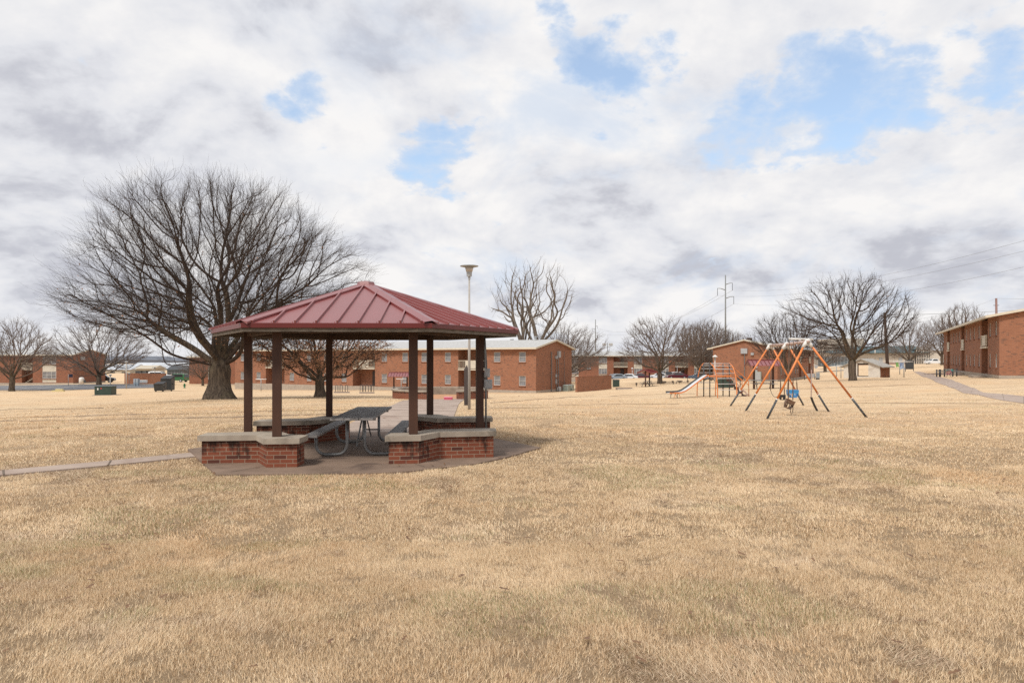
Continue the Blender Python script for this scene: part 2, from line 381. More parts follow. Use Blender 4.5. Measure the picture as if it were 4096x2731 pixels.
# ------------------------------------------------------------------ ground sheet
def bumps(x, y):      # gentle unevenness of a worn lawn
    r = np.hypot(x, y); f = np.exp(-(r/90.0)**2)
    s = .012*np.sin(x*1.3+y*.7+2*np.sin(y*.31))+.012*np.sin(x*.53-y*1.1+1.0)+.015*np.sin(x*.21+y*.33)
    s += .02*np.sin(y*.9+.35*x)*np.clip((y-16)/20,0,1)*np.clip((90-y)/40,0,1)
    near = np.clip((np.hypot(x+3, y-14)-3.4)/2,0,1)
    return s*f*near
def gb(x, y): return gz(x, y)+bumps(np.asarray(x,float), np.asarray(y,float))
def gg(x, y): return float(gb(np.array([x]), np.array([y]))[0])
na = 300
rad = [0.0]; r = .5
while r < 5200: rad.append(r); r *= 1.035; 
rad = np.array(rad[1:]); th = np.linspace(0, 2*np.pi, na, endpoint=False)
RR, TT = np.meshgrid(rad, th, indexing='ij'); GX = (RR*np.sin(TT)).ravel(); GY = (RR*np.cos(TT)).ravel()
V = np.stack([GX, GY, gb(GX, GY)], 1); V = np.vstack([V, [[0,0,gg(0,0)]]])
nr = len(rad); i = np.arange(nr-1)[:,None]; j = np.arange(na)[None,:]; j2 = (j+1)%na
Q = np.stack([i*na+j, i*na+j2, (i+1)*na+j2, (i+1)*na+j], -1).reshape(-1,4)[:, ::-1]
lawn = arrmesh('lawn', V, Q, m_ground, smooth=True)
me = lawn.data
tag(lawn, 'dry straw coloured lawn covering the whole estate', None, None, 'structure')

# ------------------------------------------------------------------ flat sheets draped on the ground
def drape(name, left, right, lift, mat_, label, step=.6, thick=.05, kind='structure'):
    """left/right: matching polylines (x,y); a sheet between them follows the ground, with a small edge going down"""
    L = [];
    for a,b,c2,d in zip(left[:-1], left[1:], right[:-1], right[1:]):
        a,b,c2,d = map(Vector,(a,b,c2,d)); n = max(1,int(max((b-a).length,(d-c2).length)/step))
        for k in range(n): L.append((a.lerp(b,k/n), c2.lerp(d,k/n)))
    L.append((Vector(left[-1]), Vector(right[-1])))
    nc = 5; vs = []
    for a,b in L:
        row = [a.lerp(b, k/(nc-1)) for k in range(nc)]
        zz = gb(np.array([p.x for p in row]), np.array([p.y for p in row])); zm = zz+lift
        vs.append((row[0].x,row[0].y,zz[0]-thick)); vs += [(p.x,p.y,z) for p,z in zip(row,zm)]; vs.append((row[-1].x,row[-1].y,zz[-1]-thick))
    mb = MB(); W = nc+2; fs = []
    for i in range(len(L)-1):
        for k in range(W-1): fs.append((i*W+k,(i+1)*W+k,(i+1)*W+k+1,i*W+k+1))
    mb.add(vs, fs); o = mb.build(name, mat_); tag(o, label, None, None, kind)
    me = o.data
    if sum(p.normal.z*p.area for p in me.polygons) < 0: me.flip_normals()
    return o
m_conc = pm('worn_concrete', (.25,.172,.125), (.165,.112,.08), 1.2, .9, bmp=.25, stain=(.085,.055,.042), sscale=.7)
m_path = pm('pinkish_path', (.40,.315,.26), (.32,.245,.20), 1.5, .9, bmp=.25, stain=(.27,.19,.15), sscale=.9)
m_asph = pm('asphalt', (.16,.16,.17), (.12,.12,.13), 2, .9, bmp=.2)
m_kerbc = pm('kerb_concrete', (.40,.36,.31), (.32,.28,.24), 2, .9)
HEXC = Vector((-3.017,14.09))
def hexp(R_, th0, k): a = R(th0+60*k); return Vector((HEXC.x+R_*math.cos(a), HEXC.y+R_*math.sin(a)))
SLABP = [tuple(hexp(3.62,2,k)) for k in range(5)]+[(-2.3,11.02),(-1.75,11.18),(-1.15,11.62),(-.62,12.05),(-.12,12.78),(.22,13.45)]
def inpoly(x, y, poly):
    c = np.zeros(x.shape,bool); n = len(poly)
    for i in range(n):
        (x1,y1),(x2,y2) = poly[i],poly[(i+1)%n]
        if y1 == y2: continue
        c ^= ((y1 > y) != (y2 > y)) & (x < (x2-x1)*(y-y1)/(y2-y1)+x1)
    return c
mb = MB(); mb.prism(SLABP, -.12, 0.0)
slab = mb.build('patio_slab', m_conc); tag(slab, 'six sided stained concrete slab under the gazebo', None, None, 'structure')
# joint grooves as thin dark lines on the slab
drape('footpath', [(-6.25,13.73),(-8.51,11.35),(-14.5,5.0),(-24,-5)], [(-6.02,13.05),(-8.2,10.95),(-14.03,4.55),(-23.5,-5.45)], .028, m_path, 'narrow concrete footpath leading off from the gazebo slab')
drape('path', [(-4.55,16.9),(-4.8,23),(-5.05,30),(-5.35,36.4)], [(-1.45,16.9),(-1.95,23),(-2.35,30),(-2.55,36.4)], .024, m_path, 'wide pinkish concrete path from the gazebo to the round brick planter')
def P2(px, py, d): p = at(px,py,d); return (p.x,p.y)
def on_ground(px, py):      # walk along the sight line till it meets the ground
    lo = 3.0
    for k in range(4000):
        d = lo*1.004**k; p = at(px,py,d)
        if k%4==0 and p.z <= gg(p.x,p.y): return (p.x,p.y)
        if d > 900: break
    return (p.x,p.y)
la = [on_ground(*a) for a in [(3655,1487),(3700,1502),(3745,1520),(3830,1548),(3930,1571),(4096,1585),(4300,1597)]]
lb = [on_ground(*a) for a in [(3668,1486),(3722,1500),(3800,1518),(3905,1545),(3990,1562),(4096,1572),(4300,1582)]]
la = [on_ground(*a) for a in [(3655,1488),(3705,1510),(3745,1530),(3850,1571),(3950,1592),(4096,1617),(4320,1660)]]
lb = [on_ground(*a) for a in [(3672,1486),(3735,1500),(3790,1515),(3872,1545),(3935,1572),(4096,1586),(4320,1598)]]
drape('walkway', la, lb, .02, m_path, 'concrete walkway curving past the brick building on the right')
m_joint = pm('dark_joint_line', (.11,.08,.06), (.16,.12,.09), 8, .95)  # dark brown of the thin joint lines
def joints(L, Rr, sp_, lift, wd=.022):
    acc = 0
    for a,b,c2,d in zip(L[:-1],L[1:],Rr[:-1],Rr[1:]):
        a,b,c2,d = map(Vector,(a,b,c2,d)); ln = ((b-a).length+(d-c2).length)/2; n = int(ln/sp_)
        for k in range(1,n+1):
            t0 = k*sp_/ln; t1 = t0+wd/ln
            if t1 > 1: continue
            drape('path_joint', [tuple(a.lerp(b,t0)),tuple(a.lerp(b,t1))], [tuple(c2.lerp(d,t0)),tuple(c2.lerp(d,t1))], lift, m_joint, 'dark joint across the concrete path', step=5, thick=0)
joints([(-6.25,13.73),(-8.51,11.35),(-14.5,5.0)], [(-6.02,13.05),(-8.2,10.95),(-14.03,4.55)], 1.55, .033, .03)
joints([(-4.55,16.9),(-4.8,23),(-5.05,30),(-5.35,36.4)], [(-1.45,16.9),(-1.95,23),(-2.35,30),(-2.55,36.4)], 1.9, .029, .035)
joints(la, lb, 2.4, .026, .035)
for k in range(3):                                        # saw cuts across the slab
    a = hexp(3.6,2,k); b = hexp(3.6,2,k+3); nn = (b-a).normalized(); nn = Vector((-nn.y,nn.x))*.006
    mb = MB(); t0,t1 = (.03,.965) if k else (.0,1.0); p,q = a.lerp(b,t0),a.lerp(b,t1)
    if k == 2: q = a.lerp(b,.90)
    mb.quad((p.x-nn.x,p.y-nn.y,.004),(q.x-nn.x,q.y-nn.y,.004),(q.x+nn.x,q.y+nn.y,.004),(p.x+nn.x,p.y+nn.y,.004)); o = mb.build('slab_joint', m_joint); tag(o,'thin dark joint cut across the gazebo slab',None,None,'structure')
# ------------------------------------------------------------------ grass blades near the viewer
rng = np.random.default_rng(5)
def fbm2(x, y, seed, octv=4):
    r_ = np.random.default_rng(seed); G_ = r_.random((64,64)); o = np.zeros_like(x); a = 1.0; s_ = 0.0
    for k in range(octv):
        xx = x*2**k+17.3*k; yy = y*2**k+9.1*k; xi = np.floor(xx).astype(int); yi = np.floor(yy).astype(int); fx = xx-xi; fy = yy-yi
        fx = fx*fx*(3-2*fx); fy = fy*fy*(3-2*fy); g_ = lambda i,j: G_[i%64,j%64]
        o += a*((g_(xi,yi)*(1-fx)+g_(xi+1,yi)*fx)*(1-fy)+(g_(xi,yi+1)*(1-fx)+g_(xi+1,yi+1)*fx)*fy); s_ += a; a *= .55
    return o/s_
def blades(n, y0, y1, wid, hgt, hseed):
    y = rng.uniform(y0*y0, y1*y1, n)**.5; x = rng.uniform(-1,1,n)*(.84*y+2.6)
    ins = inpoly(x+.03*rng.normal(size=n), y+.03*rng.normal(size=n), SLABP)            # keep off slab and paths
    keep = ~ins
    nn = (.725*x-.69*y); pth = (nn > -13.97)&(nn < -13.46)&(x < -5.6); keep &= ~pth
    keep &= ~((y > 16.8)&(y < 36.5)&(x > -4.55-.04*(y-16.9))&(x < -1.5-.055*(y-16.9)))
    t = fbm2(x*.95, y*.95, 3)                              # matted, trampled spots
    mt = np.clip((t-.585)/.08,0,1)*np.clip((fbm2(x*.25+7,y*.25+3,5)-.40)/.12,0,1)
    gaps = fbm2(x*3.1, y*3.1, 9)
    keep &= rng.random(n) > np.clip((gaps-.52)/.16,0,1)*.80
    keep &= rng.random(n) > mt*.25
    x = x[keep]; y = y[keep]; mt = mt[keep]; n = len(x)
    z = gb(x, y)
    gr = np.clip((fbm2(x*.5+20, y*.8, 11)-.60)/.08,0,1)*(rng.random(n) < .30)
    fk = (fbm2(x*6, y*6, 21, 3) > .70)*(rng.random(n) < .6); mt = np.maximum(mt, fk*.9)
    gr = np.maximum(gr, (rng.random(n) < .012))
    a = rng.uniform(0,2*np.pi,n); flat = np.clip(rng.normal(.52,.32,n)+mt*.75,.05,1.38)   # lean
    h = hgt*rng.uniform(.55,1.3,n)*(.55+.95*fbm2(x*1.7+3, y*1.7, 13))*(1+.5*mt)
    dirn = fbm2(x*.8, y*.8+40, 17)*9.0                      # clumps lean together
    la = np.where(rng.random(n)<.6, dirn+rng.normal(0,.7,n), rng.uniform(0,2*np.pi,n))
    dxn, dyn = np.cos(la)*np.sin(flat), np.sin(la)*np.sin(flat); dz = np.cos(flat)
    ang = rng.uniform(-.9,.9,n)+mt*rng.uniform(-1.2,1.2,n); wx, wy = np.cos(ang)*wid*rng.uniform(.6,1.3,n), np.sin(ang)*wid
    B0 = np.stack([x-wx/2,y-wy/2,z-.004],1); B1 = np.stack([x+wx/2,y+wy/2,z-.004],1)
    T = np.stack([x+dxn*h,y+dyn*h,z+dz*h+.006*mt],1)
    return B0,B1,T,mt,gr
parts = [blades(900000,2.3,7,.0038,.037,1), blades(520000,7,12,.0070,.037,2), blades(300000,12,20,.0125,.034,3), blades(90000,20,27,.020,.030,4), blades(45000,27,36,.026,.024,5)]
B0 = np.concatenate([p[0] for p in parts]); B1 = np.concatenate([p[1] for p in parts]); T = np.concatenate([p[2] for p in parts])
n = len(B0); V = np.stack([B0,B1,T],1).reshape(-1,3)
grass = arrmesh('grass', V, np.arange(3*n).reshape(-1,3), m_blade, k=3)
for nm_,ar in (('tone',rng.random(n)),('matted',np.concatenate([p[3] for p in parts])),('green',np.concatenate([p[4] for p in parts]))):
    at_ = grass.data.attributes.new(nm_,'FLOAT','POINT'); at_.data.foreach_set('value', np.repeat(ar,3).astype(np.float32))
tag(grass, 'short dry winter grass blades standing on the near lawn', 'grass', None, 'stuff')
# fallen leaves
def leaf_field(n, xs, ys, s):
    out = []
    x = rng.uniform(*xs,n); y = rng.uniform(*ys,n); keep = np.abs(x) < .84*y+1.5; x = x[keep]; y = y[keep]
    z = gb(x,y)+.050
    for X,Y,Z in zip(x,y,z):
        a = random.uniform(0,6.28); l = s*random.uniform(.5,1.2); wd = l*random.uniform(.35,.55); t = random.uniform(-.5,.5); u = random.uniform(-.4,.4)
        c,s_ = math.cos(a), math.sin(a)
        pts = [(-l,0),(-l*.3,wd*.7),(0,wd*.35),(l*.35,wd),(l,0),(l*.4,-wd*.8),(0,-wd*.3),(-l*.4,-wd)]
        out.append([(X+px*c-py*s_, Y+px*s_+py*c, Z+px*t*.5+abs(py)*u) for px,py in pts])
    return out
mb = MB()
for L in leaf_field(1300,(-18,18),(2.8,20),.046)+leaf_field(1800,(-40,40),(16,55),.065): mb.poly(L)
lv = mb.build('fallen_leaves', pm('brown_leaf', (.20,.105,.05), (.12,.06,.03), 5, .7)); tag(lv, 'scattered brown fallen oak leaves on the lawn', 'leaves', None, 'stuff')
# ================================================================== GAZEBO
m_red = pm('red_metal', (.22,.042,.040), (.195,.037,.035), .8, .42, bmp=.04, bdist=.01, spec=1.0)
for n_ in m_red.node_tree.nodes:
    if n_.type == 'BSDF_PRINCIPLED': n_.inputs['Coat Weight'].default_value = .35; n_.inputs['Coat Roughness'].default_value = .3; n_.inputs['Coat IOR'].default_value = 1.8
m_redd = pm('dark_red_trim', (.13,.018,.015), (.11,.015,.013), 2, .4, spec=.4)
m_bpost = pm('brown_paint', (.085,.040,.025), (.058,.028,.019), 3, .55, bmp=.1, stretch=(1,1,.3), spec=.3)
m_wgrey = pm('grey_weathered_wood', (.20,.165,.13), (.09,.07,.05), 5, .85, bmp=.4, stretch=(1,1,6))
m_dwood = pm('dark_underside_wood', (.10,.055,.035), (.05,.028,.018), 4, .8, bmp=.2)
m_galv = pm('galvanised_steel', (.25,.25,.245), (.17,.17,.17), 6, .5, metal=.4, bmp=.05)
m_lgrey = pm('light_grey_paint', (.40,.41,.42), (.32,.33,.34), 4, .5)
m_cap = pm('concrete_cap', (.40,.34,.27), (.30,.25,.20), 3, .85, bmp=.35, stain=(.13,.11,.085), sscale=1.6)
m_brg = brick_mat('seat_wall_brick', (.25,.076,.041), (.20,.060,.035), (.09,.034,.026), (.36,.285,.21), .2, .0705, .011, .13, stain=(.018,.012,.010), bstr=.6)
gzb = thing('gazebo', 'six sided gazebo with standing seam red metal roof on brown posts', 'gazebo', (HEXC.x,HEXC.y,0))
gx, gy = HEXC.x, HEXC.y
POSTS = [(-4.075,11.84),(-1.766,12.21),(-.69,14.57),(-1.976,16.45),(-4.25,15.88),(-5.27,13.64)]
PB = [.497,.497,0,.497,.497,0]
for (x,y),zb in zip(POSTS,PB):
    mb = MB(); M = Matrix.Translation((x-gx,y-gy,0))@Matrix.Rotation(R(14),4,'Z'); mb.box(-.075,-.075,zb,.075,.075,2.42,M)
    mb.build('post', m_bpost, gzb, bevel=.006)
RE, ZE, ZA = 3.12, 2.44, 3.385
def hv(R_, k, z, th0=2.2): a = R(th0+60*k); return Vector((R_*math.cos(a), R_*math.sin(a), z))
# beams between posts
for i in range(6):
    a = POSTS[i]; b_ = POSTS[(i+1)%6]; mb = MB(); mb.beam((a[0]-gx,a[1]-gy,2.385),(b_[0]-gx,b_[1]-gy,2.385),.09,.19); mb.build('beam', m_dwood, gzb, bevel=.005)
mb = MB()                                                  # timber ceiling and rafters
for k in range(6):
    a,b_ = hv(RE-.05,k,ZE-.075),hv(RE-.05,k+1,ZE-.075); c = Vector((0,0,ZA-.09)); mb.poly([b_,a,c])
    mb.beam(hv(RE-.25,k,ZE-.075), (0,0,ZA-.16), .07,.11)
    for t in (.33,.66):
        e = hv(RE-.25,k,ZE-.07).lerp(hv(RE-.25,k+1,ZE-.07), t); tt = .6
        n_ = Vector((e.x,e.y,0)); up = Vector((0,0,ZA-.16)); mb.beam(e, e.lerp(up,.62), .05,.11)
mb.build('ceiling', m_dwood, gzb)
mb = MB()                                                  # roof sheets
seam = MB()
for k in range(6):
    a,b_,c = hv(RE+.015,k,ZE),hv(RE+.015,k+1,ZE),Vector((0,0,ZA)); a2,b2,c2 = [p-Vector((0,0,.03)) for p in (a,b_,c)]
    mb.poly([a,b_,c]); mb.poly([b2,a2,c2]); mb.quad(b_,a,a2,b2)
    e = (b_-a); L = e.length; e.normalize(); mid = (a+b_)/2; upv = (c-mid); H = upv.length; upv.normalize(); nrm = e.cross(upv)
    ns = 9; sp_ = L/(ns+.0)
    for i in range(ns):
        t = -L/2+sp_*(i+.5)
        if abs(t) > L/2-.12: continue
        hh = H*(1-abs(t)/(L/2))
        p0 = mid+e*t+nrm*.019; p1 = p0+upv*max(.05,hh-.06); seam.beam(p0,p1,.026,.045,nrm)
        for s_ in (-.05,.05):
            q = mid+e*(t+s_)+upv*.04; seam.beam(q, q+nrm*.008, .012,.012, e)
mb.build('roof_sheet', m_red, gzb); seam.build('roof_seam', m_red, gzb)
mb = MB()                                                  # ridge caps
for k in range(6):
    a = hv(RE+.03,k,ZE+.012); c = Vector((0,0,ZA+.012)); d = (c-a).normalized()
    for s_ in (-1,1):
        nb = hv(RE,k+s_,ZE); e = (nb-hv(RE,k,ZE)).normalized(); side = (e-d*e.dot(d)).normalized()*.14
        up = Vector((0,0,.028))
        mb.quad(*( [a+up, a+side+up*.9, c+side+up*.9, c+up] if s_<0 else [a+up, c+up, c+side+up*.9, a+side+up*.9]))
        mb.quad(*( [a+side+up*.9, a+side-up*.3, c+side-up*.3, c+side+up*.9] if s_<0 else [c+side+up*.9, c+side-up*.3, a+side-up*.3, a+side+up*.9]))
    a_ = a; mb.poly([a+up, a+Vector((0,0,-.02))+side, a+side+up*.9])
mb.lathe([(.19,ZA-.03),(.17,ZA+.035),(.03,ZA+.06)], 6)
mb.build('ridge_cap', m_red, gzb)
for nm_,m_,R0,z0,z1 in (('eave_trim',m_redd,RE+.035,ZE-.082,ZE-.004),('fascia_board',m_wgrey,RE-.005,ZE-.145,ZE-.084)):
    mb = MB()
    for k in range(6):
        a,b_ = hv(R0,k,z0),hv(R0,k+1,z0); ai,bi = hv(R0-.045,k,z0),hv(R0-.045,k+1,z0); u = Vector((0,0,z1-z0))
        mb.quad(a,b_,b_+u,a+u); mb.quad(bi,ai,ai+u,bi+u); mb.quad(b_,a,ai,bi); mb.quad(a+u,b_+u,bi+u,ai+u)
    mb.build(nm_, m_, gzb)
# conduit and two electrical boxes on the right hand post
px_,py_ = POSTS[2][0]-gx,POSTS[2][1]-gy
mb = MB(); mb.tube([(px_+.135,py_-.04,0),(px_+.135,py_-.04,1.25),(px_+.11,py_-.03,2.0),(px_+.09,py_,2.35)],.021,8); mb.tube([(px_+.16,py_+.0,1.3),(px_+.15,py_+.0,1.75),(px_+.11,py_,2.35)],.012,6)
mb.build('conduit', m_galv, gzb, smooth=True)
for z0,w_ in ((1.20,.17),(1.45,.12)):
    mb = MB(); mb.box(px_+.10,py_-.11,z0,px_+.10+w_,py_+.02,z0+.18+(.02 if w_>.15 else 0)); mb.box(px_+.12,py_-.125,z0+.02,px_+.08+w_,py_-.11,z0+.16); mb.build('electrical_box', m_lgrey, gzb, bevel=.008)
# ---- seat walls (cap outline, brick is inset)
def inset(poly, d):
    n = len(poly); ar = sum(poly[i][0]*poly[(i+1)%n][1]-poly[(i+1)%n][0]*poly[i][1] for i in range(n))
    if ar < 0: poly = poly[::-1]
    out = []
    for i in range(n):
        a,b_,c = Vector(poly[i-1]),Vector(poly[i]),Vector(poly[(i+1)%n]); e1 = (b_-a).normalized(); e2 = (c-b_).normalized()
        n1_,n2_ = Vector((-e1.y,e1.x)),Vector((-e2.y,e2.x)); m = n1_+n2_; m = m/(1+n1_.dot(n2_)); out.append(tuple(b_+m*d))
    return out
WALLS = {
 'low brick seat wall with stained end at the front of the gazebo, nearest the footpath':[(-5.50,11.93),(-4.52,12.05),(-4.19,11.50),(-3.60,11.56),(-3.60,12.05),(-3.98,12.20),(-4.31,12.70),(-5.55,12.44)],
 'low brick seat wall at the front of the gazebo, below the post nearest the lawn and swings':[(-2.21,11.86),(-1.60,11.97),(-1.33,12.54),(-.29,12.73),(-.32,13.28),(-1.55,13.12),(-1.90,12.45),(-2.2,12.40)],
 'rear brick seat wall of the gazebo beside the lamp post and the path':[(-2.4,15.99),(-2.06,15.80),(-1.69,15.40),(-.44,15.58),(-.49,16.12),(-1.45,15.98),(-1.80,16.55),(-2.3,16.65)],
 'rear brick seat wall of the gazebo behind the picnic table':[(-5.55,14.63),(-4.39,14.83),(-3.74,15.66),(-3.72,15.92),(-4.35,16.35),(-4.66,15.45),(-5.6,15.2)]}
for lab,poly in WALLS.items():
    cx_ = sum(p[0] for p in poly)/len(poly); cy_ = sum(p[1] for p in poly)/len(poly); pl = [(p[0]-cx_,p[1]-cy_) for p in poly]
    t = thing('seat_wall', lab, 'brick wall', (cx_,cy_,0), 0, 'brick seat walls of the gazebo')
    mb = MB(); mb.prism(inset(pl,.055), 0, .402); mb.build('brick_base', m_brg, t)
    mb = MB(); mb.prism(pl, .402, .497); mb.build('cap', m_cap, t, bevel=.012)
# ---- picnic table
m_tw = pm('table_wood', (.36,.34,.325), (.17,.155,.145), 9, .65, bmp=.5, bdist=.003, stretch=(1,.12,1), stain=(.08,.068,.06), sscale=5)
pt = thing('picnic_table', 'grey timber picnic table on bent steel tube legs inside the gazebo', 'picnic table', (0,0,0))
TL = Vector((-2.70,12.72)); 
# table axis from near end centre to far end centre
def pg(px,py,h): d = (HC-h)*F/(py-HY); return Vector(((px-CX)/F*d, d))
nr_ = (pg(980+1155/3.36,1600+238/3.36,.76)+pg(980+1705/3.36,1600+250/3.36,.76))/2
fr_ = (pg(980+1525/3.36,1600+85/3.36,.76)+pg(980+1960/3.36,1600+90/3.36,.76))/2
ax = (fr_-nr_).normalized(); TLn = 1.83; mid = (nr_+fr_)/2; ang = math.atan2(ax.y,ax.x)-math.pi/2
pt.location = (mid.x,mid.y,0); pt.rotation_euler.z = ang
TLn = (fr_-nr_).length; HL = TLn/2
mb = MB()
for i in range(3):
    x0 = -.385+i*.26; mb.box(x0,-HL-.02*(i==1),.72,x0+.25,HL+.015*(i==2),.76)
mb.build('tabletop', m_tw, pt, bevel=.004)
for s_ in (-1,1):
    mb = MB(); mb.box(-.37,s_*HL*.66-.03,.68,.37,s_*HL*.66+.03,.72); mb.build('batten', m_galv, pt)
for sx in (-1,1):
    mb = MB(); mb.box(sx*.74-.125,-HL-.02,.41,sx*.74+.125,HL+.01,.45); mb.build('bench', m_tw, pt, bevel=.004)
def arc(c, r, a0, a1, n=6): return [(c[0]+r*math.cos(R(a0+(a1-a0)*i/n)), c[1]+r*math.sin(R(a0+(a1-a0)*i/n))) for i in range(n+1)]
for sy in (-1,1):
    for sx in (-1,1):
        y_ = sy*HL*.66+sx*.03
        pf = [(.74,.40)]+[(.74,.25)]+arc((.56,.22),.18,0,-90)[1:]+[(.36,.04)]+arc((.34,.22),.18,-90,-180)[1:]+[(.16,.68)]
        mb = MB(); mb.tube([(sx*a,y_,b_) for a,b_ in pf], .03, 10); mb.build('leg', m_galv, pt, smooth=True)
for sy in (-1,1):
    mb = MB(); mb.tube([(0,sy*HL*.62,.17),(0,sy*HL*.15,.69)],.016,6); mb.tube([(-.16,sy*HL*.66,.3),(.16,sy*HL*.66,.3)],.016,6); mb.build('brace', m_galv, pt)
# ================================================================== LAMP POST by the path
def lamp_post(name,label,loc,h):
    t = thing(name,label,'lamp post',loc)
    mb = MB(); mb.tube([(0,0,-.05),(0,0,h*.5),(0,0,h-.5)],[.058,.048,.033],12); mb.build('pole', m_pole, t, smooth=True)
    mb = MB(); mb.lathe([(.045,h-.56),(.05,h-.44),(.03,h-.44)],12); mb.lathe([(.10,h-.44),(.11,h-.26),(.09,h-.26)],12); mb.build('ballast_box', m_lgrey, t)
    mb = MB(); mb.lathe([(.12,h-.26),(.17,h-.09),(.15,h-.09)],16); mb.build('lens', m_lens, t, smooth=True)
    mb = MB(); mb.lathe([(.19,h-.09),(.36,h-.05),(.36,h-.03),(.12,h),(.02,h+.005)],16); mb.build('lamp_hood', m_hood, t)
    return t
m_pole = pm('pale_pole', (.42,.39,.36), (.35,.33,.30), 3, .6, bmp=.1)
m_lens = pm('lamp_lens', (.55,.50,.44), (.48,.43,.38), 3, .25)
m_hood = pm('lamp_hood_paint', (.30,.32,.34), (.25,.27,.28), 3, .4)
p = at(1877,1638,26.6); lamp_post('lamp_post','tall pale lamp post with flat square hood behind the gazebo',(p.x,p.y,gg(p.x,p.y)), 5.62)
p = at(1865,1619,29.6); z = gg(p.x,p.y)
mb = MB(); mb.prism([(-.10,-.08),(.10,-.08),(.10,.08),(-.10,.08)],-.1,1.55); mb.add([(-.10,-.08,1.55),(.10,-.08,1.55),(.10,.08,1.55),(-.10,.08,1.55),(.03,0,1.76)],[(0,1,4),(1,2,4),(2,3,4),(3,0,4)])
o = mb.build('wooden_post', pm('old_dark_wood',(.07,.055,.05),(.04,.03,.028),5,.9,bmp=.3,stretch=(1,1,.2)), loc=(p.x,p.y,z)); o.scale = (.9,.9,1.0); tag(o,'short dark wooden post with pointed top beside the lamp post','post')
# ================================================================== ROUND PLANTER
PC = Vector((-4.03,38.5)); zp = gg(PC.x,PC.y-2.6)
pr = thing('round_planter', 'round brick planter wall with concrete coping open towards the path', 'planter', (PC.x,PC.y,zp))
a0,a1 = -98,-64      # opening
def ring(r0,r1,z0,z1,A0,A1,nseg=48):
    mb = MB()
    for i in range(nseg):
        t0 = R(A0+(A1-A0)*i/nseg); t1 = R(A0+(A1-A0)*(i+1)/nseg)
        c0,s0,c1,s1 = math.cos(t0),math.sin(t0),math.cos(t1),math.sin(t1)
        mb.quad((r1*c0,r1*s0,z0),(r1*c1,r1*s1,z0),(r1*c1,r1*s1,z1),(r1*c0,r1*s0,z1)); mb.quad((r0*c1,r0*s1,z0),(r0*c0,r0*s0,z0),(r0*c0,r0*s0,z1),(r0*c1,r0*s1,z1))
        mb.quad((r0*c0,r0*s0,z1),(r1*c0,r1*s0,z1),(r1*c1,r1*s1,z1),(r0*c1,r0*s1,z1)); mb.quad((r0*c1,r0*s1,z0),(r1*c1,r1*s1,z0),(r1*c0,r1*s0,z0),(r0*c0,r0*s0,z0))
    for t_,f in ((R(A0),0),(R(A1),1)):
        c,s_ = math.cos(t_),math.sin(t_); q = [(r0*c,r0*s_,z0),(r1*c,r1*s_,z0),(r1*c,r1*s_,z1),(r0*c,r0*s_,z1)]; mb.poly(q[::-1] if f else q)
    return mb
ring(2.45,2.68,-.3,.40,a1,a0+360).build('brick_base', m_brg, pr)
ring(2.40,2.74,.40,.48,a1-.5,a0+360.5).build('coping', m_cap, pr)
m_plr = pm('planter_render', (.30,.25,.20), (.22,.18,.14), 3, .9)
ring(2.40,2.445,-.2,.395,a1+1,a0+359).build('inner_face', m_plr, pr)
mb = MB(); mb.lathe([(2.39,-.01),(2.38,.03),(.01,.05)],40)
o = mb.build('sand', pm('reddish_sand',(.50,.27,.14),(.42,.22,.12),3,.95,bmp=.3), loc=(PC.x,PC.y,zp)); tag(o,'reddish sandy soil inside the round planter',None,None,'structure')
# pink sled-like tub at the opening
m_pink = pm('pink_plastic', (.75,.16,.24), (.68,.13,.20), 3, .4)
p = at(1450+895*.3827,1280+838*.3827,35.6)
t = thing('toy_box', 'pink plastic toy tub left on the path at the planter opening', 'toy', (p.x,p.y,gg(p.x,p.y)+.03))
mb = MB(); mb.prism([(-.20,-.14),(.20,-.14),(.22,.14),(-.22,.14)],0,.09); mb.prism([(-.23,-.17),(.23,-.17),(.25,.17),(-.25,.17)],.09,.12); mb.build('tub', m_pink, t, bevel=.01)
mb = MB(); mb.prism([(-.21,-.15),(.21,-.15),(.2,.13),(-.2,.13)],.123,.15); mb.build('lid', pm('pale_pink_plastic',(.85,.35,.40),None,3,.4), t, bevel=.01)
# ================================================================== APARTMENT BUILDINGS
m_bb = brick_mat('apartment_brick', (.35,.150,.085), (.28,.118,.070), (.17,.088,.062), (.37,.255,.185), .22, .075, .010, .14)
m_bb2 = brick_mat('apartment_brick_dark', (.30,.118,.068), (.25,.10,.058), (.14,.075,.052), (.32,.21,.15), .22, .075, .010, .14)
m_trim = pm('cream_trim', (.62,.56,.45), (.54,.48,.38), 2, .6)
m_shing = pm('grey_shingles', (.46,.46,.455), (.37,.37,.365), 3, .9, bmp=.3)
m_found = pm('concrete_footing', (.40,.34,.28), (.31,.26,.21), 2, .9)
m_wframe = pm('window_frame_paint', (.64,.62,.58), None, 4, .5)
m_door = pm('dark_door', (.045,.030,.026), None, 3, .5)
m_recess = brick_mat('recess_brick', (.25,.085,.048), (.20,.07,.042), (.12,.055,.04), (.26,.17,.12), .22, .075, .010, .14)
m_panel = pm('cream_panel', (.58,.53,.44), (.50,.46,.38), 2, .6)
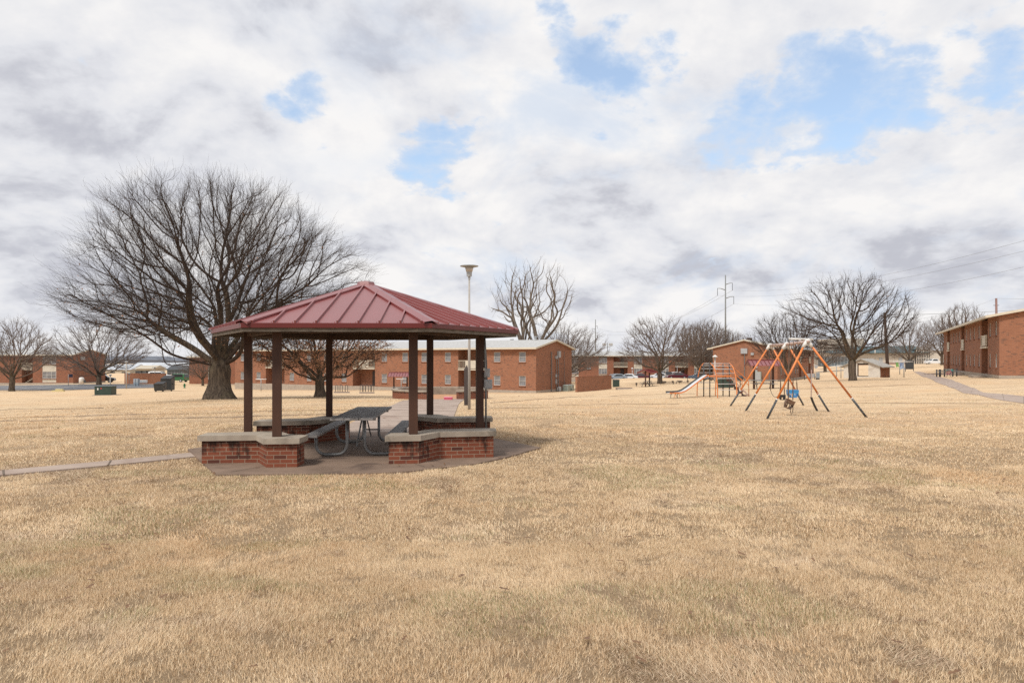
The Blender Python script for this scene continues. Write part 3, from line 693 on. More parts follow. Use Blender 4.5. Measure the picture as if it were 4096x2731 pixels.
def blind_mat(name, c, d, gl=.3):
    m, nt, b = new_mat(name); o = objco(nt); s_ = nt.nodes.new('ShaderNodeSeparateXYZ'); nt.links.new(o, s_.inputs[0])
    w_ = math_(nt,'FRACT', math_(nt,'MULTIPLY', s_.outputs[2], 9.0)); c_ = mixc(nt, ramp(nt, w_, .55,.8), c, d)
    n_ = noise(nt, o, 1.1, 2); c_ = mixc(nt, math_(nt,'MULTIPLY', ramp(nt,n_,.4,.6), .4), c_, tuple(x*.5 for x in d))
    nt.links.new(c_, b.inputs['Base Color']); b.inputs['Roughness'].default_value = .5; b.inputs['Coat Weight'].default_value = 1; b.inputs['Coat Roughness'].default_value = .05
    return m
m_pane = blind_mat('window_glass_with_blinds', (.25,.255,.27), (.12,.12,.13))
m_glass = pm('dark_glass', (.03,.035,.04), None, 2, .06, spec=.8)
def wall_holes(mb, O, U, L, H, holes, inn):
    """front face in the plane through O along U and Z; holes (u0,u1,z0,z1,depth)"""
    O = Vector(O); U = Vector(U); I = Vector(inn); Z = Vector((0,0,1))
    us = sorted({0,L}|{h[0] for h in holes}|{h[1] for h in holes}); zs = sorted({0,H}|{h[2] for h in holes}|{h[3] for h in holes})
    for a,b in zip(us[:-1],us[1:]):
        run = None
        for c,d in zip(zs[:-1],zs[1:]):
            if any(h[0]-1e-6 <= a and b <= h[1]+1e-6 and h[2]-1e-6 <= c and d <= h[3]+1e-6 for h in holes): continue
            mb.quad(O+U*a+Z*c, O+U*b+Z*c, O+U*b+Z*d, O+U*a+Z*d)
    for (a,b,c,d,dep) in holes:
        p = [O+U*a+Z*c, O+U*b+Z*c, O+U*b+Z*d, O+U*a+Z*d]; q = [x+I*dep for x in p]
        mb.quad(p[1],q[1],q[2],p[2]); mb.quad(p[0],p[3],q[3],q[0])
        if d < H-1e-6: mb.quad(p[3],p[2],q[2],q[3])
        mb.quad(p[0],q[0],q[1],p[1])
        if dep > .5:
            mb.quad(q[0],q[1],q[2],q[3])
def make_window(wd, hg, parent, loc, kind='sash'):
    f = MB(); t_ = .05
    f.box(0,0,0,t_,.06,hg); f.box(wd-t_,0,0,wd,.06,hg); f.box(t_,0,0,wd-t_,.06,t_); f.box(t_,0,hg-t_,wd-t_,.06,hg)
    if kind == 'sash': f.box(t_,.005,hg*.5-.02,wd-t_,.055,hg*.5+.02)
    else:
        for i in range(1,kind): f.box(wd*i/kind-.03,.005,t_,wd*i/kind+.03,.055,hg-t_)
        f.box(t_,.004,hg*.5-.02,wd-t_,.05,hg*.5+.02)
    w_ = f.build('window', m_wframe, parent, loc=loc)
    p_ = MB(); p_.box(t_*.8,.062,t_*.8,wd-t_*.8,.075,hg-t_*.8); p_.build('pane', m_pane, w_)
    s_ = MB(); s_.box(-.03,-.15,-.09,wd+.03,.02,-.003); s_.build('sill', m_bb2, w_)
    return w_
def balcony(parent, u0, u1, zf, y0=-.12, panel=True):
    b_ = MB(); b_.box(u0+.02,y0,zf-.14,u1-.02,1.45,zf)
    bo = b_.build('balcony', m_trim, parent)
    r_ = MB(); y_ = y0+.05; r_.box(u0+.03,y_-.02,zf+1.02,u1-.03,y_+.03,zf+1.08); r_.box(u0+.03,y_-.02,zf+.08,u1-.03,y_+.03,zf+.14)
    n_ = 20; w_ = u1-u0-.1
    for i in range(n_+1):
        x = u0+.05+w_*i/n_; f = i/n_
        if panel and .27 < f < .73: continue
        r_.box(x-.016,y_,zf+.14,x+.016,y_+.02,zf+1.02)
    r_.build('railing', m_trim, bo)
    if panel:
        q = MB(); q.box(u0+.05+w_*.27,y_-.005,zf+.14,u0+.05+w_*.73,y_+.025,zf+1.02); q.build('railing_panel', m_panel, bo)
def roof_gable(parent, L, W, H, rise, oy, ox, ts=.13, mat_=None):
    """ridge along x at W/2; overhang oy past the long walls, ox past the gables"""
    mb = MB(); sl_ = rise/(W/2); ze = H-sl_*oy
    for s_ in (0,1):
        y0 = -oy if s_==0 else W+oy; ym = W/2; zt = H+rise
        a,b_,c,d = (-ox,y0,ze+ts),(L+ox,y0,ze+ts),(L+ox,ym,zt+ts),(-ox,ym,zt+ts)
        mb.quad(*( [a,b_,c,d] if s_==0 else [b_,a,d,c]))
    rf = mb.build('roof', mat_ or m_shing, parent)
    fb = MB(); tk = .03; fh = .20
    for y0,s_ in ((-oy,-1),(W+oy,1)):
        fb.box(-ox-.02,y0+s_*.003,ze+ts-fh,L+ox+.02,y0+s_*.035,ze+ts+.012)
    for x0,s_ in ((-ox,-1),(L+ox,1)):
        for y0 in (-oy,W+oy):
            p,q = Vector((x0+s_*.018,y0,ze+ts-fh/2+.006)),Vector((x0+s_*.018,W/2,H+rise+ts-fh/2+.006)); fb.beam(p,q,.034,fh)
    fb.build('fascia', m_trim, rf)
    so_ = MB()                                           # soffit
    for y0,y1 in ((-oy,-.002),(W+.002,W+oy)):
        zz = lambda y: H-sl_*max(-y, y-W)
        q = [(-ox,y0,zz(y0)-.005),(L+ox,y0,zz(y0)-.005),(L+ox,y1,zz(y1)-.005),(-ox,y1,zz(y1)-.005)]; so_.poly(q[::-1])
    for x0,x1 in ((-ox,-.002),(L+.002,L+ox)):
        for ya,yb,za,zb_ in ((0,W/2,H,H+rise),(W/2,W,H+rise,H)):
            so_.poly([(x0,ya,za-.006),(x0,yb,zb_-.006),(x1,yb,zb_-.006),(x1,ya,za-.006)])
    so_.build('soffit', m_trim, rf)
    return rf
def apartment(label, O, U, L, W, H, rise, front, oy=.55, ox=.25, brick=None, foot=.25, ends=True, rear=True, name='apartment_building', roofm=None):
    ang = math.atan2(U[1],U[0]); t = thing(name, label, 'building', O, ang); br = brick or m_bb
    holes = []
    for k_,a,b,*r in front:
        if k_ == 'w':
            for z0,z1 in r[0]: holes.append((a,b,z0,z1,.13))
        elif k_ == 'r': holes.append((a,b,foot,H,1.6))
        elif k_ == 'p': holes.append((a,b,.35,H,.10))
    mb = MB(); wall_holes(mb, (0,0,0), (1,0,0), L, H, [(h[0],h[1],max(h[2],0),h[3],h[4]) for h in holes if h[4]<.5], (0,1,0)) if not any(h[4]>.5 for h in holes) else None
    if any(h[4]>.5 for h in holes): wall_holes(mb, (0,0,0), (1,0,0), L, H, holes, (0,1,0))
    for x,s_ in ((0,-1),(L,1)):
        q = [(x,W,0),(x,0,0),(x,0,H),(x,W/2,H+rise),(x,W,H)]; mb.poly(q if s_<0 else q[::-1])
    mb.quad((L,W,0),(0,W,0),(0,W,H),(L,W,H))
    mb.build('wall', br, t)
    fm = MB(); e = .03
    rec = sorted([(f[1],f[2]) for f in front if f[0]=='r']); x0 = -e
    fm.box(-e,-e,-1.2,L+e,W+e,foot-.003)
    fm.build('footing', m_found, t)
    proto = {}
    for k_,a,b,*r in front:
        if k_ == 'w':
            for z0,z1 in r[0]:
                key = (round(b-a,2), round(z1-z0,2))
                if key not in proto: proto[key] = make_window(b-a, z1-z0, t, (a,.05,z0))
                else:
                    c = copytree(proto[key], t); c.location = (a,.05,z0)
        elif k_ == 'r':
            zf = r[0]
            balcony(t, a, b, zf, panel=(r[1] if len(r)>1 else True))
            for z_ in (foot,zf):
                d_ = MB(); d_.box(a+(b-a)*.55,1.52,z_,a+(b-a)*.55+.9,1.585,z_+2.05); d_.build('door', m_door, t)
        elif k_ == 'p':                                   # pale bay with windows
            n_ = r[0]
            for z0,z1 in ((.35,1.0),(2.32,3.62)):
                q = MB(); q.box(a+.01,.03,z0,b-.01,.09,z1); q.build('bay_panel', m_panel, t)
            for z0,z1 in ((1.0,2.32),(3.62,5.0)):
                key = ('p',round(b-a,2),round(z1-z0,2))
                if key not in proto: proto[key] = make_window(b-a-.04, z1-z0-.03, t, (a+.02,.03,z0+.015), n_)
                else:
                    c = copytree(proto[key], t); c.location = (a+.02,.03,z0+.015)
    roof_gable(t, L, W, H, rise, oy, ox, mat_=roofm)
    return t
# ---- central long building: facade seen obliquely
Ur = Vector((.8672,-.4979,0)); Oc = Vector((2.81,80,0)); L1 = 53.0; Ol = Oc-Ur*L1; zb = -2.2
def s_px(px, O=Ol, U=Ur): t_ = (px-CX)/F; return (t_*O.y-O.x)/(U.x-t_*U.y)
SW = [(.80,1.98),(3.62,4.80)]
front = []
for px in (970,1034,1167,1236,1305,1376,1537,1620,1697,1791,1988,2089):
    s_ = s_px(px); front.append(('w', s_-.46, s_+.46, SW))
for a,b_ in ((1063,1137),(1411,1500),(1833,1942)): front.append(('r', s_px(a), s_px(b_), 2.72))
bc = apartment('long two storey red brick apartment block with grey roof behind the gazebo', (Ol.x,Ol.y,zb), Ur, L1, 9.86, 5.3, .95, front, .55, .30)
# meters and conduits on its gable (x = L1 plane, y from 0 to W)
def on_gable(nm_, m_, pieces, x=L1):
    for pc in pieces:
        mb = MB(); mb.box(x+.003,pc[0],pc[2],x+.003+pc[4],pc[1],pc[3]) if len(pc)==5 else None
        mb.build(nm_, m_, bc)
on_gable('meter_box', m_lgrey, [(5.6,6.2,4.15,4.95,.25),(5.0,5.4,4.0,4.35,.2),(5.05,5.35,1.7,2.1,.15),(5.1,5.4,.9,1.5,.12)])
for y_,z1,r_ in ((3.9,4.85,.06),(5.25,4.1,.04),(5.8,4.2,.055),(7.5,4.9,.025)):
    mb = MB(); mb.tube([(L1+.1,y_,0),(L1+.1,y_,z1)], r_, 6); mb.build('conduit', m_galv, bc)
mb = MB(); mb.tube([(L1+.3,5.7,.0),(L1+.3,5.7,.55)],.22,10); mb.tube([(L1+.3,5.1,.05),(L1+.3,5.1,.45),(L1+.3,5.5,.45)],.05,6); mb.build('gas_meter', m_lgrey, bc)
def ac_unit(label, loc, rz, s_=(.75,.75,.8)):
    t = thing('ac_unit', label, 'air conditioner', loc, rz, 'air conditioning units by the gables')
    mb = MB(); mb.box(-s_[0]/2,-s_[1]/2,0,s_[0]/2,s_[1]/2,s_[2]); mb.build('casing', m_acg, t, bevel=.03)
    mb = MB()
    for i in range(10): mb.box(-s_[0]/2+.05,-s_[1]/2-.015,.08+i*.068,s_[0]/2-.05,-s_[1]/2-.002,.10+i*.068)
    mb.build('louvre', pm('louvre_grey',(.22,.25,.23),None,3,.6), t)
    mb = MB(); mb.lathe([(.30,s_[2]+.0),(.30,s_[2]+.03),(.06,s_[2]+.04)],14); mb.build('fan_guard', m_lgrey, t)
m_acg = pm('pale_green_grey', (.36,.40,.36), (.30,.34,.30), 3, .5)
for k_,(yy,lab) in enumerate(((6.8,'grey green air conditioner unit beside the gas meter on the central block gable'),(7.9,'grey green air conditioner unit nearest the rear corner of the central block gable'))):
    p = Ol+Ur*(L1+.75)+Vector((.4979,.8672,0))*yy; ac_unit(lab,(p.x,p.y,gg(p.x,p.y)),math.atan2(Ur.y,Ur.x))
# roof vents
for sx,yy in ((50.5,4.6),(46,6.5)):
    mb = MB(); zz = 5.3+.95*(1-abs(yy-4.93)/4.93); mb.tube([(sx,yy,zz),(sx,yy,zz+.55)],.16,8); mb.tube([(sx,yy,zz+.5),(sx,yy,zz+.62)],.26,8); mb.build('roof_vent', m_lgrey, bc)
# ---- right building
On = Vector((41.4,58,0)); Uf = Vector((.459,.888,0)).normalized(); L2 = 46.0; Of = On+Uf*L2; U2 = -Uf
def s2(px): t_ = (px-CX)/F; return L2-(t_*On.y-On.x)/(Uf.x-t_*Uf.y)
px7 = lambda x: 3300+x*.3508
front = []
for x in (1950,1880,1755,1700,1655,1612,1530,1497,1467,1437,1383,1357):
    c_ = s2(px7(x)); front.append(('w', c_-.45, c_+.45, [(.95,2.15),(3.75,4.95)]))
for a,b_ in ((1857,1785),(1592,1556),(1424,1396)):
    a_,b2_ = s2(px7(a)),s2(px7(b_)); front.append(('r', min(a_,b2_), max(a_,b2_), 2.85))
br_ = apartment('two storey red brick apartment block with deep cream eaves at the right', (Of.x,Of.y,.10), U2, L2, 9.86, 5.45, .95, front, 1.0, .35, foot=.3)
# steps
for a,b_ in ((1857,1785),(1592,1556),(1424,1396)):
    a_,b2_ = s2(px7(a)),s2(px7(b_)); mb = MB(); mb.box(min(a_,b2_)+.1,-1.1,-.3,max(a_,b2_)-.1,-.035,.12); mb.build('step', m_found, br_)
# ---- middle right building
O3 = Vector((41.6,107,0)); U3 = Vector((.54,.8417,0)); L3 = 34.0
front = []
def s3(px): t_ = (px-CX)/F; return (t_*O3.y-O3.x)/(U3.x-t_*U3.y)
p1 = lambda x: 2940+x/5.6
for x in (1048,1120,1355,1410,1510,1545,1592,1630,1708,1735): c_ = s3(p1(x)); front.append(('w', c_-.45, c_+.45, [(.95,2.1),(3.75,4.9)]))
for a,b_ in ((1436,1488),(1648,1690)): a_,b2_ = s3(p1(a)),s3(p1(b_)); front.append(('r', a_, b2_, 2.85))
b3 = apartment('two storey red brick apartment block end on behind the playground', (41.6,107,-1.75), U3, L3, 10.1, 5.3, 1.2, front, .9, .3)
# its gable fittings: gable is the x=0 plane
for (y0,y1,z0,z1,dx) in ((5.55,6.55,4.35,5.2,.3),(4.55,5.0,4.1,4.5,.25),(4.0,4.4,2.05,2.5,.12),(4.0,4.5,.9,1.75,.1)):
    mb = MB(); mb.box(-.003-dx,y0-1.0,z0,-.003,y1-1.0,z1); mb.build('meter_box', m_lgrey, b3)
for y_,z1 in ((5.0,4.4),(1.2,4.9)):
    mb = MB(); mb.tube([(-.1,y_,.2),(-.1,y_,z1)], .07, 6); mb.build('conduit', m_galv, b3)
mb = MB(); mb.box(3,4.7,6.55,3.7,5.4,6.98); mb.build('roof_vent', m_dwood, b3)
for yy,lab in ((2.7,'pale green utility cabinet against the gable behind the red roofed shelter'),):
    p = O3+U3*(-.8)+Vector((-.8417,.54,0))*yy; t = thing('utility_cabinet',lab,'cabinet',(p.x,p.y,gg(p.x,p.y)),math.atan2(U3.y,U3.x)+R(90)); mb = MB(); mb.box(-.45,-.3,0,.45,.3,1.6); mb.build('casing',m_acg,t,bevel=.02); mb = MB(); mb.box(-.38,.302,.1,.38,.32,1.5); mb.build('door',m_lgrey,t)
# ---- far building behind the car park
zf_ = -2.95; D4 = 166.0; X4 = lambda x: (2250+x*.28698-CX)/F*D4
x0 = X4(-60); front = []
for a,b_ in ((130,225),(505,622),(995,1112),(1375,1480),(1835,1930)): front.append(('p', X4(a)-x0, X4(b_)-x0, 3))
for a,b_ in ((712,910),(1567,1752)): front.append(('r', X4(a)-x0, X4(b_)-x0, 2.75, False))
b4 = apartment('long brick apartment block with pale window bays beyond the car park', (x0,D4,zf_), (1,0,0), 46.0, 10, 5.45, .95, front, .6, .3, brick=m_bb2)
for dx in (X4(350)-x0, X4(380)-x0):
    mb = MB(); mb.box(dx-.25,-.2,2.15,dx+.25,-.003,2.55); mb.build('wall_light', m_lgrey, b4)
# ---- left building
D5 = 124.0; zb5 = -2.85; XL = lambda x: (x*.34-CX)/F*D5
x0 = XL(-500); L5 = XL(860)-x0; front = [('p', XL(497)-x0, XL(660)-x0, 3), ('r', XL(255)-x0, XL(385)-x0, 2.75, False), ('p', XL(-200)-x0, XL(-60)-x0, 3)]
b5 = apartment('brick apartment block at the far left beyond the parking area', (x0,D5,zb5), (1,0,0), L5, 9.8, 5.35, .95, front, .5, .25, brick=m_bb2)
# stairs in the recess
mb = MB(); xs0 = XL(270)-x0
for i in range(11): mb.box(xs0+.2+i*.32,.35,.3+i*.22,xs0+.55+i*.32,1.35,.36+i*.22)
mb.build('stair', m_trim, b5)
mb = MB(); mb.box(L5+.003,2.0,4.4,L5+.2,3.2,5.0); mb.build('meter_box', m_lgrey, b5)
# ---- building just left of the big trunk
D6 = 127.0; x0 = (757-CX)/F*D6; L6 = 24.0
front = [('p', (832-757)/F*D6, (860-757)/F*D6+1.2, 3),('r', 9.0, 12.5, 2.75, False)]
b6 = apartment('brick apartment block glimpsed behind the big tree trunk', (x0,D6,-3.15), (1,0,0), L6, 9.8, 5.3, .95, front, .5, .25, brick=m_bb2)
# ---- low brick screen walls
def screen(label, pa, da, pb, db, h, extra=1.2):
    a = at(*pa,da); b_ = at(*pb,db); t = thing('screen_wall', label, 'brick wall', (a.x,a.y,a.z), math.atan2(b_.y-a.y,b_.x-a.x))
    L = math.hypot(b_.x-a.x,b_.y-a.y); zt = max(a.z,b_.z)+h-a.z if False else h
    dz = b_.z-a.z
    mb = MB(); v_ = [(0,-.12,-extra),(L,-.12,-extra),(L,.12,-extra),(0,.12,-extra),(0,-.12,h),(L,-.12,h+dz*0.0),(L,.12,h+dz*0.0),(0,.12,h)]
    mb.add(v_, [(0,3,2,1),(4,5,6,7),(0,1,5,4),(1,2,6,5),(2,3,7,6),(3,0,4,7)]); mb.build('brick_panel', m_bb, t)
    mb = MB(); mb.box(-.02,-.14,h+.002,L+.02,.14,h+.05); mb.build('coping', m_bb2, t)
screen('free standing low brick screen wall right of the central block', (2305,1568),80.6,(2443,1555),88,1.78)
screen('low brick screen wall beyond the parking area at the left', (500,1525),120,(662,1536),116,1.42)
# ================================================================== PLAYGROUND
m_or = pm('orange_paint', (.72,.215,.040), (.60,.19,.055), 6, .45, bmp=.08, stain=(.30,.15,.09), sscale=3.5)
m_blk = pm('black_paint', (.022,.024,.028), (.05,.05,.052), 12, .5)
m_blkw = pm('chipped_black_paint', (.025,.03,.035), (.06,.065,.07), 20, .55, stain=(.30,.30,.28), sscale=14)
m_white = pm('white_paint', (.72,.71,.68), (.60,.58,.55), 6, .5)
m_rust = pm('rusty_pipe', (.42,.25,.19), (.52,.42,.38), 7, .6, stain=(.60,.57,.54), sscale=6)
m_chain = pm('rusty_chain', (.16,.105,.075), (.09,.06,.045), 20, .6)
m_rub = pm('black_rubber', (.02,.02,.022), None, 6, .55)
m_blue = pm('blue_plastic', (.045,.27,.55), (.04,.23,.48), 4, .35)
m_brs = pm('scuffed_brown_plastic', (.16,.075,.035), (.05,.03,.02), 8, .6, stain=(.35,.27,.20), sscale=5)
m_steel = pm('bare_steel', (.72,.73,.74), (.60,.61,.62), 3, .4, metal=.15)
m_rung = pm('worn_white_rung', (.62,.60,.58), (.48,.46,.45), 8, .4)
sw = thing('swing_set', 'orange legged swing set with black feet and pinkish pipe top beam', 'swing set', (0,0,0))
FR = [(23.8,(3065,1672),(3471,1672),(3230,1366)),(27.0,(2979,1651),(3319,1640),(3146,1377)),(30.3,(2918,1622),(3217,1615),(3081,1381))]
tops = []
sw.location = at(3200,1650,27); so_ = Vector(sw.location)
for d,a,b_,c in FR:
    T_ = at(*c,d); A_ = at(*a,d); B_ = at(*b_,d); A_.z = min(A_.z, gg(A_.x,A_.y))-.05 if abs(A_.z-gg(A_.x,A_.y))>.15 else A_.z; tops.append(T_)
    for Q_,s_ in ((A_,-1),(B_,1)):
        Q_.z = gg(Q_.x,Q_.y)-.06
        t0 = T_+Vector((s_*.10,0,-.10)); dv = t0-Q_; k = Q_+dv*.27; k2 = Q_+dv*.285
        mb = MB(); mb.tube([k-so_,t0-so_],.036,12); lg = mb.build('leg', m_or, sw, smooth=True)
        mb = MB(); mb.tube([Q_-so_,k-so_],.0375,12); mb.build('leg_foot', m_blkw, lg, smooth=True)
        mb = MB(); mb.tube([k-so_,k2-so_],.040,12); mb.build('white_band', m_white, lg, smooth=True)
    mb = MB(); 
    for s_ in (-1,1): mb.tube([T_+Vector((s_*.03,0,.0))-so_, T_+Vector((s_*.10,0,-.10))-so_, T_+Vector((s_*.155,0,-.20))-so_],[.06,.065,.052],10)
    mb.tube([T_+Vector((0,-.09,.02))-so_,T_+Vector((0,.09,.02))-so_],.068,12)
    mb.tube([T_+Vector((-.1,0,-.11))-so_,T_+Vector((.1,0,-.11))-so_],.03,8); mb.build('beam_casting', m_white, sw, smooth=True)
mb = MB(); b0 = tops[0]+(tops[0]-tops[1]).normalized()*.1; mb.tube([b0-so_,tops[1]-so_,tops[2]-so_],.048,12); mb.build('top_beam', m_rust, sw, smooth=True)
for t_ in (.12,.28,.42,.58,.74,.88,1.15,1.3,1.45,1.6,1.8):
    i = 0 if t_<1 else 1; p = tops[i].lerp(tops[i+1], t_-i); dr = (tops[i+1]-tops[i]).normalized()
    mb = MB(); mb.tube([p-dr*.035-so_,p+dr*.035-so_],.062,10); mb.tube([p-so_,p-Vector((0,0,.12))-so_],.018,6); mb.build('swing_hanger', m_rust, sw)
xb0,xb1 = at(3156,1355,25.0),at(3252,1357,25.0); mb = MB(); mb.tube([xb0-so_,xb1-so_],.035,10); mb.build('crossbar', m_white, sw, smooth=True)
bm = lambda px: min([tops[i].lerp(tops[i+1],k/60) for i in (0,1) for k in range(61)], key=lambda p: abs(CX+p.x/p.y*F-px))
def swing(label, kind, p1_, p2_, s1, s2, mt, sleeve=.6):
    """p1,p2: hanging points, s1,s2: seat attachment points"""
    c = (s1+s2)/2; t = thing('swing', label, 'swing', c, 0, 'swings hanging from the swing set')
    for p_,s_ in ((p1_,s1),(p2_,s2)):
        if p_ is None: continue
        mb = MB(); k = s_.lerp(p_,sleeve/(p_-s_).length) if sleeve else s_; mb.tube([k-c,p_-c],.011,5); mb.build('chain', m_chain, t)
        if sleeve: mb = MB(); mb.tube([s_-c,k-c],.019,6); mb.build('chain_sleeve', m_brs if kind!='belt1' else m_rust, t)
    return t,c
# belt swing in the far bay
P_ = bm(3103); s = at(3103,1560,P_.y); h = Vector((.20,-.06,0))
t,c = swing('empty black belt swing at the far end of the swing set','belt',P_+h*.6,P_-h*.6,s+h,s-h,m_rub,.35)
mb = MB()
n_ = 8
for i in range(n_):
    f0,f1 = i/n_,(i+1)/n_; q0 = h.lerp(-h,f0)-Vector((0,0,.30*math.sin(math.pi*f0)**.7)); q1 = h.lerp(-h,f1)-Vector((0,0,.30*math.sin(math.pi*f1)**.7)) if i<n_-1 else -h
    mb.beam(q0,q1,.14,.014)
mb.build('belt_seat', m_rub, t)
def bucket(t, c0, w_, h_, mt, dz, tilt=0, holes=True):
    M = Matrix.Translation(c0)@Matrix.Rotation(tilt,4,'Y')
    mb = MB(); prof = [(-.5,0),(-.46,-.55),(-.30,-.95),(.30,-.95),(.46,-.55),(.5,0)]
    for i in range(len(prof)-1):
        (a,b_),(c_,d_) = prof[i],prof[i+1]
        for yy in (-1,1): pass
        v_ = [M@Vector(q) for q in ((a*w_,-dz/2,b_*h_),(c_*w_,-dz/2,d_*h_),(c_*w_,dz/2,d_*h_),(a*w_,dz/2,b_*h_))]
        u_ = [M@Vector(q) for q in ((a*w_*.93,-dz/2,b_*h_*.95),(c_*w_*.93,-dz/2,d_*h_*.95),(c_*w_*.93,dz/2,d_*h_*.95),(a*w_*.93,dz/2,b_*h_*.95))]
        mb.quad(*v_); mb.quad(*u_[::-1])
    for yy in (-dz/2,dz/2):                              # front and back shields with leg holes left open below the rim
        mb.box(-w_*.47,yy-.008,-h_*.42,w_*.47,yy+.008,.0,M); mb.box(-w_*.05,yy-.0085,-h_*.93,w_*.05,yy+.0085,-h_*.4,M); 
    mb.box(-w_*.32,-dz/2,-h_*.97,w_*.32,dz/2,-h_*.90,M)
    mb.tube([M@Vector((-w_*.5,-dz/2,0)),M@Vector((w_*.5,-dz/2,0)),M@Vector((w_*.5,dz/2,0)),M@Vector((-w_*.5,dz/2,0)),M@Vector((-w_*.5,-dz/2,0))],.014,6)
    mb.build('bucket_seat', mt, t)
P_ = bm(3129); s = at(3129,1580,P_.y)
t,c = swing('small dark bucket swing between the belt swing and the blue bucket','bucket',P_+Vector((.05,0,0)),P_-Vector((.05,0,0)),s+Vector((.09,0,0)),s-Vector((.09,0,0)),m_rub,.25); bucket(t,Vector((0,0,.0)),.21,.20,m_rub,.20)
P_ = bm(3168); s = at(3170,1560,P_.y)
t,c = swing('bright blue bucket swing with round leg openings','bucket',P_+Vector((.1,0,0)),P_-Vector((.1,0,0)),s+Vector((.18,0,0)),s-Vector((.18,0,0)),m_blue,.3); bucket(t,Vector((0,0,0)),.38,.29,m_blue,.28)
P_ = at(3164,1358,25.0); s = at(3166,1600,25.0)
t,c = swing('scuffed brown bucket swing hanging tilted on long chains below the blue bucket','bucket',P_+Vector((.09,0,0)),P_-Vector((.05,0,0)),s+Vector((.05,0,0)),s-Vector((.12,0,-.02)),m_brs,.9); bucket(t,Vector((0,0,-.02)),.30,.32,m_brs,.22,R(24))
mb = MB(); mb.tube([Vector((.02,0,-.3)),Vector((0,0,-.45)),Vector((.04,0,-.52)),Vector((.08,0,-.45)),Vector((.09,0,-.25))],.014,5); mb.build('chain_loop', m_chain, t)
P_ = at(3247,1358,25.0); s = at(3245,1588,25.0)
t,c = swing('black belt seat hanging from a single chain at the near end of the swing set','belt1',P_,None,s,s,m_rub,1.0)
mb = MB(); q = [Vector((0,0,0)),Vector((.05,0,-.15)),Vector((.13,.0,-.33)),Vector((.22,0,-.50))]
for a,b_ in zip(q[:-1],q[1:]): mb.beam(a,b_,.14,.03,(0,1,0) if False else (1,0,.4))
mb.build('belt_seat', m_rub, t)
# ------------------------------------------------------------------ climber with slide
SC_ = 37.0/F
p0 = at(2640+1172/5.88,1400+1095/5.88,37.0); rz = R(15)
sl_t = thing('slide_climber', 'orange arched climbing frame with steel slide and brown steps', 'playground slide', (p0.x,p0.y,gg(p0.x,p0.y)), rz)
Lp,Wp,Hp,Ht = 1.20,.62,1.17,1.84
for x in (0,Lp):
    for y in (0,Wp):
        mb = MB(); mb.tube([(x,y,-.05),(x,y,Ht)],.03,10); mb.build('post', m_blk, sl_t, smooth=True)
mb = MB(); mb.box(-.05,-.02,Hp-.05,Lp+.05,Wp+.02,Hp); mb.build('platform', m_steel, sl_t)
for y_ in (-.035,Wp+.035):
    mb = MB(); mb.box(-.08,y_-.015,Hp-.07,Lp+.08,y_+.015,Hp+.01); mb.build('platform_edge', m_or, sl_t)
def arch(x, s_):
    y0 = 0 if s_<0 else Wp; return [Vector((x, y0+s_*(.05+.85*(1-math.cos(a))) if False else y0+s_*(.03+.80*math.sin(a)), -.05+(Ht+.05)*math.cos(a)**.9 if a < 1.56 else -.05)) for a in [i*1.5708/14 for i in range(15)]]
for s_ in (-1,1):
    for x in (.02,Lp-.02):
        pts = []
        y0 = 0 if s_<0 else Wp
        for i in range(13):
            u = i/12; z = Ht*(1-u)+(-.05)*u; yy = y0+s_*(.02+.72*(1-(1-u)**2.6)**.55)
            pts.append((x,yy,z))
        mb = MB(); mb.tube(pts,.028,8); mb.build('arch', m_or, sl_t, smooth=True)
    for z in (Ht-.02,1.70,1.53,1.30,1.03,.74,.42):
        u = (Ht-z)/(Ht+.05); yy = (0 if s_<0 else Wp)+s_*(.02+.72*(1-(1-u)**2.6)**.55)
        mb = MB(); mb.tube([(.02,yy,z),(Lp-.02,yy,z)],.015,8); mb.build('rung', m_rung, sl_t, smooth=True)
# slide
prof = [(.02,1.20),(-.12,1.17),(-.6,.87),(-1.15,.50),(-1.42,.345),(-1.65,.275),(-1.95,.255),(-2.35,.255)]
def sweep(prof, y0, y1, z0, z1, nm_, mt, par):
    mb = MB()
    for (xa,za),(xb,zb_) in zip(prof[:-1],prof[1:]):
        v = [(xa,y0,za+z0),(xb,y0,zb_+z0),(xb,y1,zb_+z0),(xa,y1,za+z0),(xa,y0,za+z1),(xb,y0,zb_+z1),(xb,y1,zb_+z1),(xa,y1,za+z1)]
        mb.add(v,[(0,1,2,3),(7,6,5,4),(0,4,5,1),(1,5,6,2),(2,6,7,3),(3,7,4,0)])
    return mb.build(nm_, mt, par)
yc = Wp/2
sweep(prof, yc-.20, yc+.20, -.01, .005, 'slide_chute', m_steel, sl_t)
sweep(prof, yc-.225, yc-.202, -.04, .03, 'slide_side', m_or, sl_t)
sweep(prof, yc+.202, yc+.235, -.03, .085, 'slide_side', m_blk, sl_t)
for y_ in (yc-.2,yc+.2):
    mb = MB(); mb.tube([(-1.9+.17*math.cos(R(a)),y_,.0+.24*math.sin(R(a))) for a in range(0,181,15)],.015,6); mb.build('slide_foot', m_or, sl_t, smooth=True)
mb = MB(); mb.tube([(-2.27,yc-.19,-.03),(-2.27,yc-.19,.2)],.016,6); mb.build('slide_leg', m_blk, sl_t)
mb = MB(); mb.tube([(-1.88,yc-.19,-.03),(-1.88,yc-.19,.22)],.016,6); mb.build('slide_leg', m_blk, sl_t)
m_bstep = pm('brown_steps', (.17,.065,.05), (.12,.05,.04), 4, .5)
for y_ in (.06,Wp-.06):
    mb = MB(); mb.beam((Lp+.02,y_,Hp-.04),(Lp+1.28,y_,.02),.03,.07); mb.build('stringer', m_rust if y_<.2 else m_blk, sl_t)
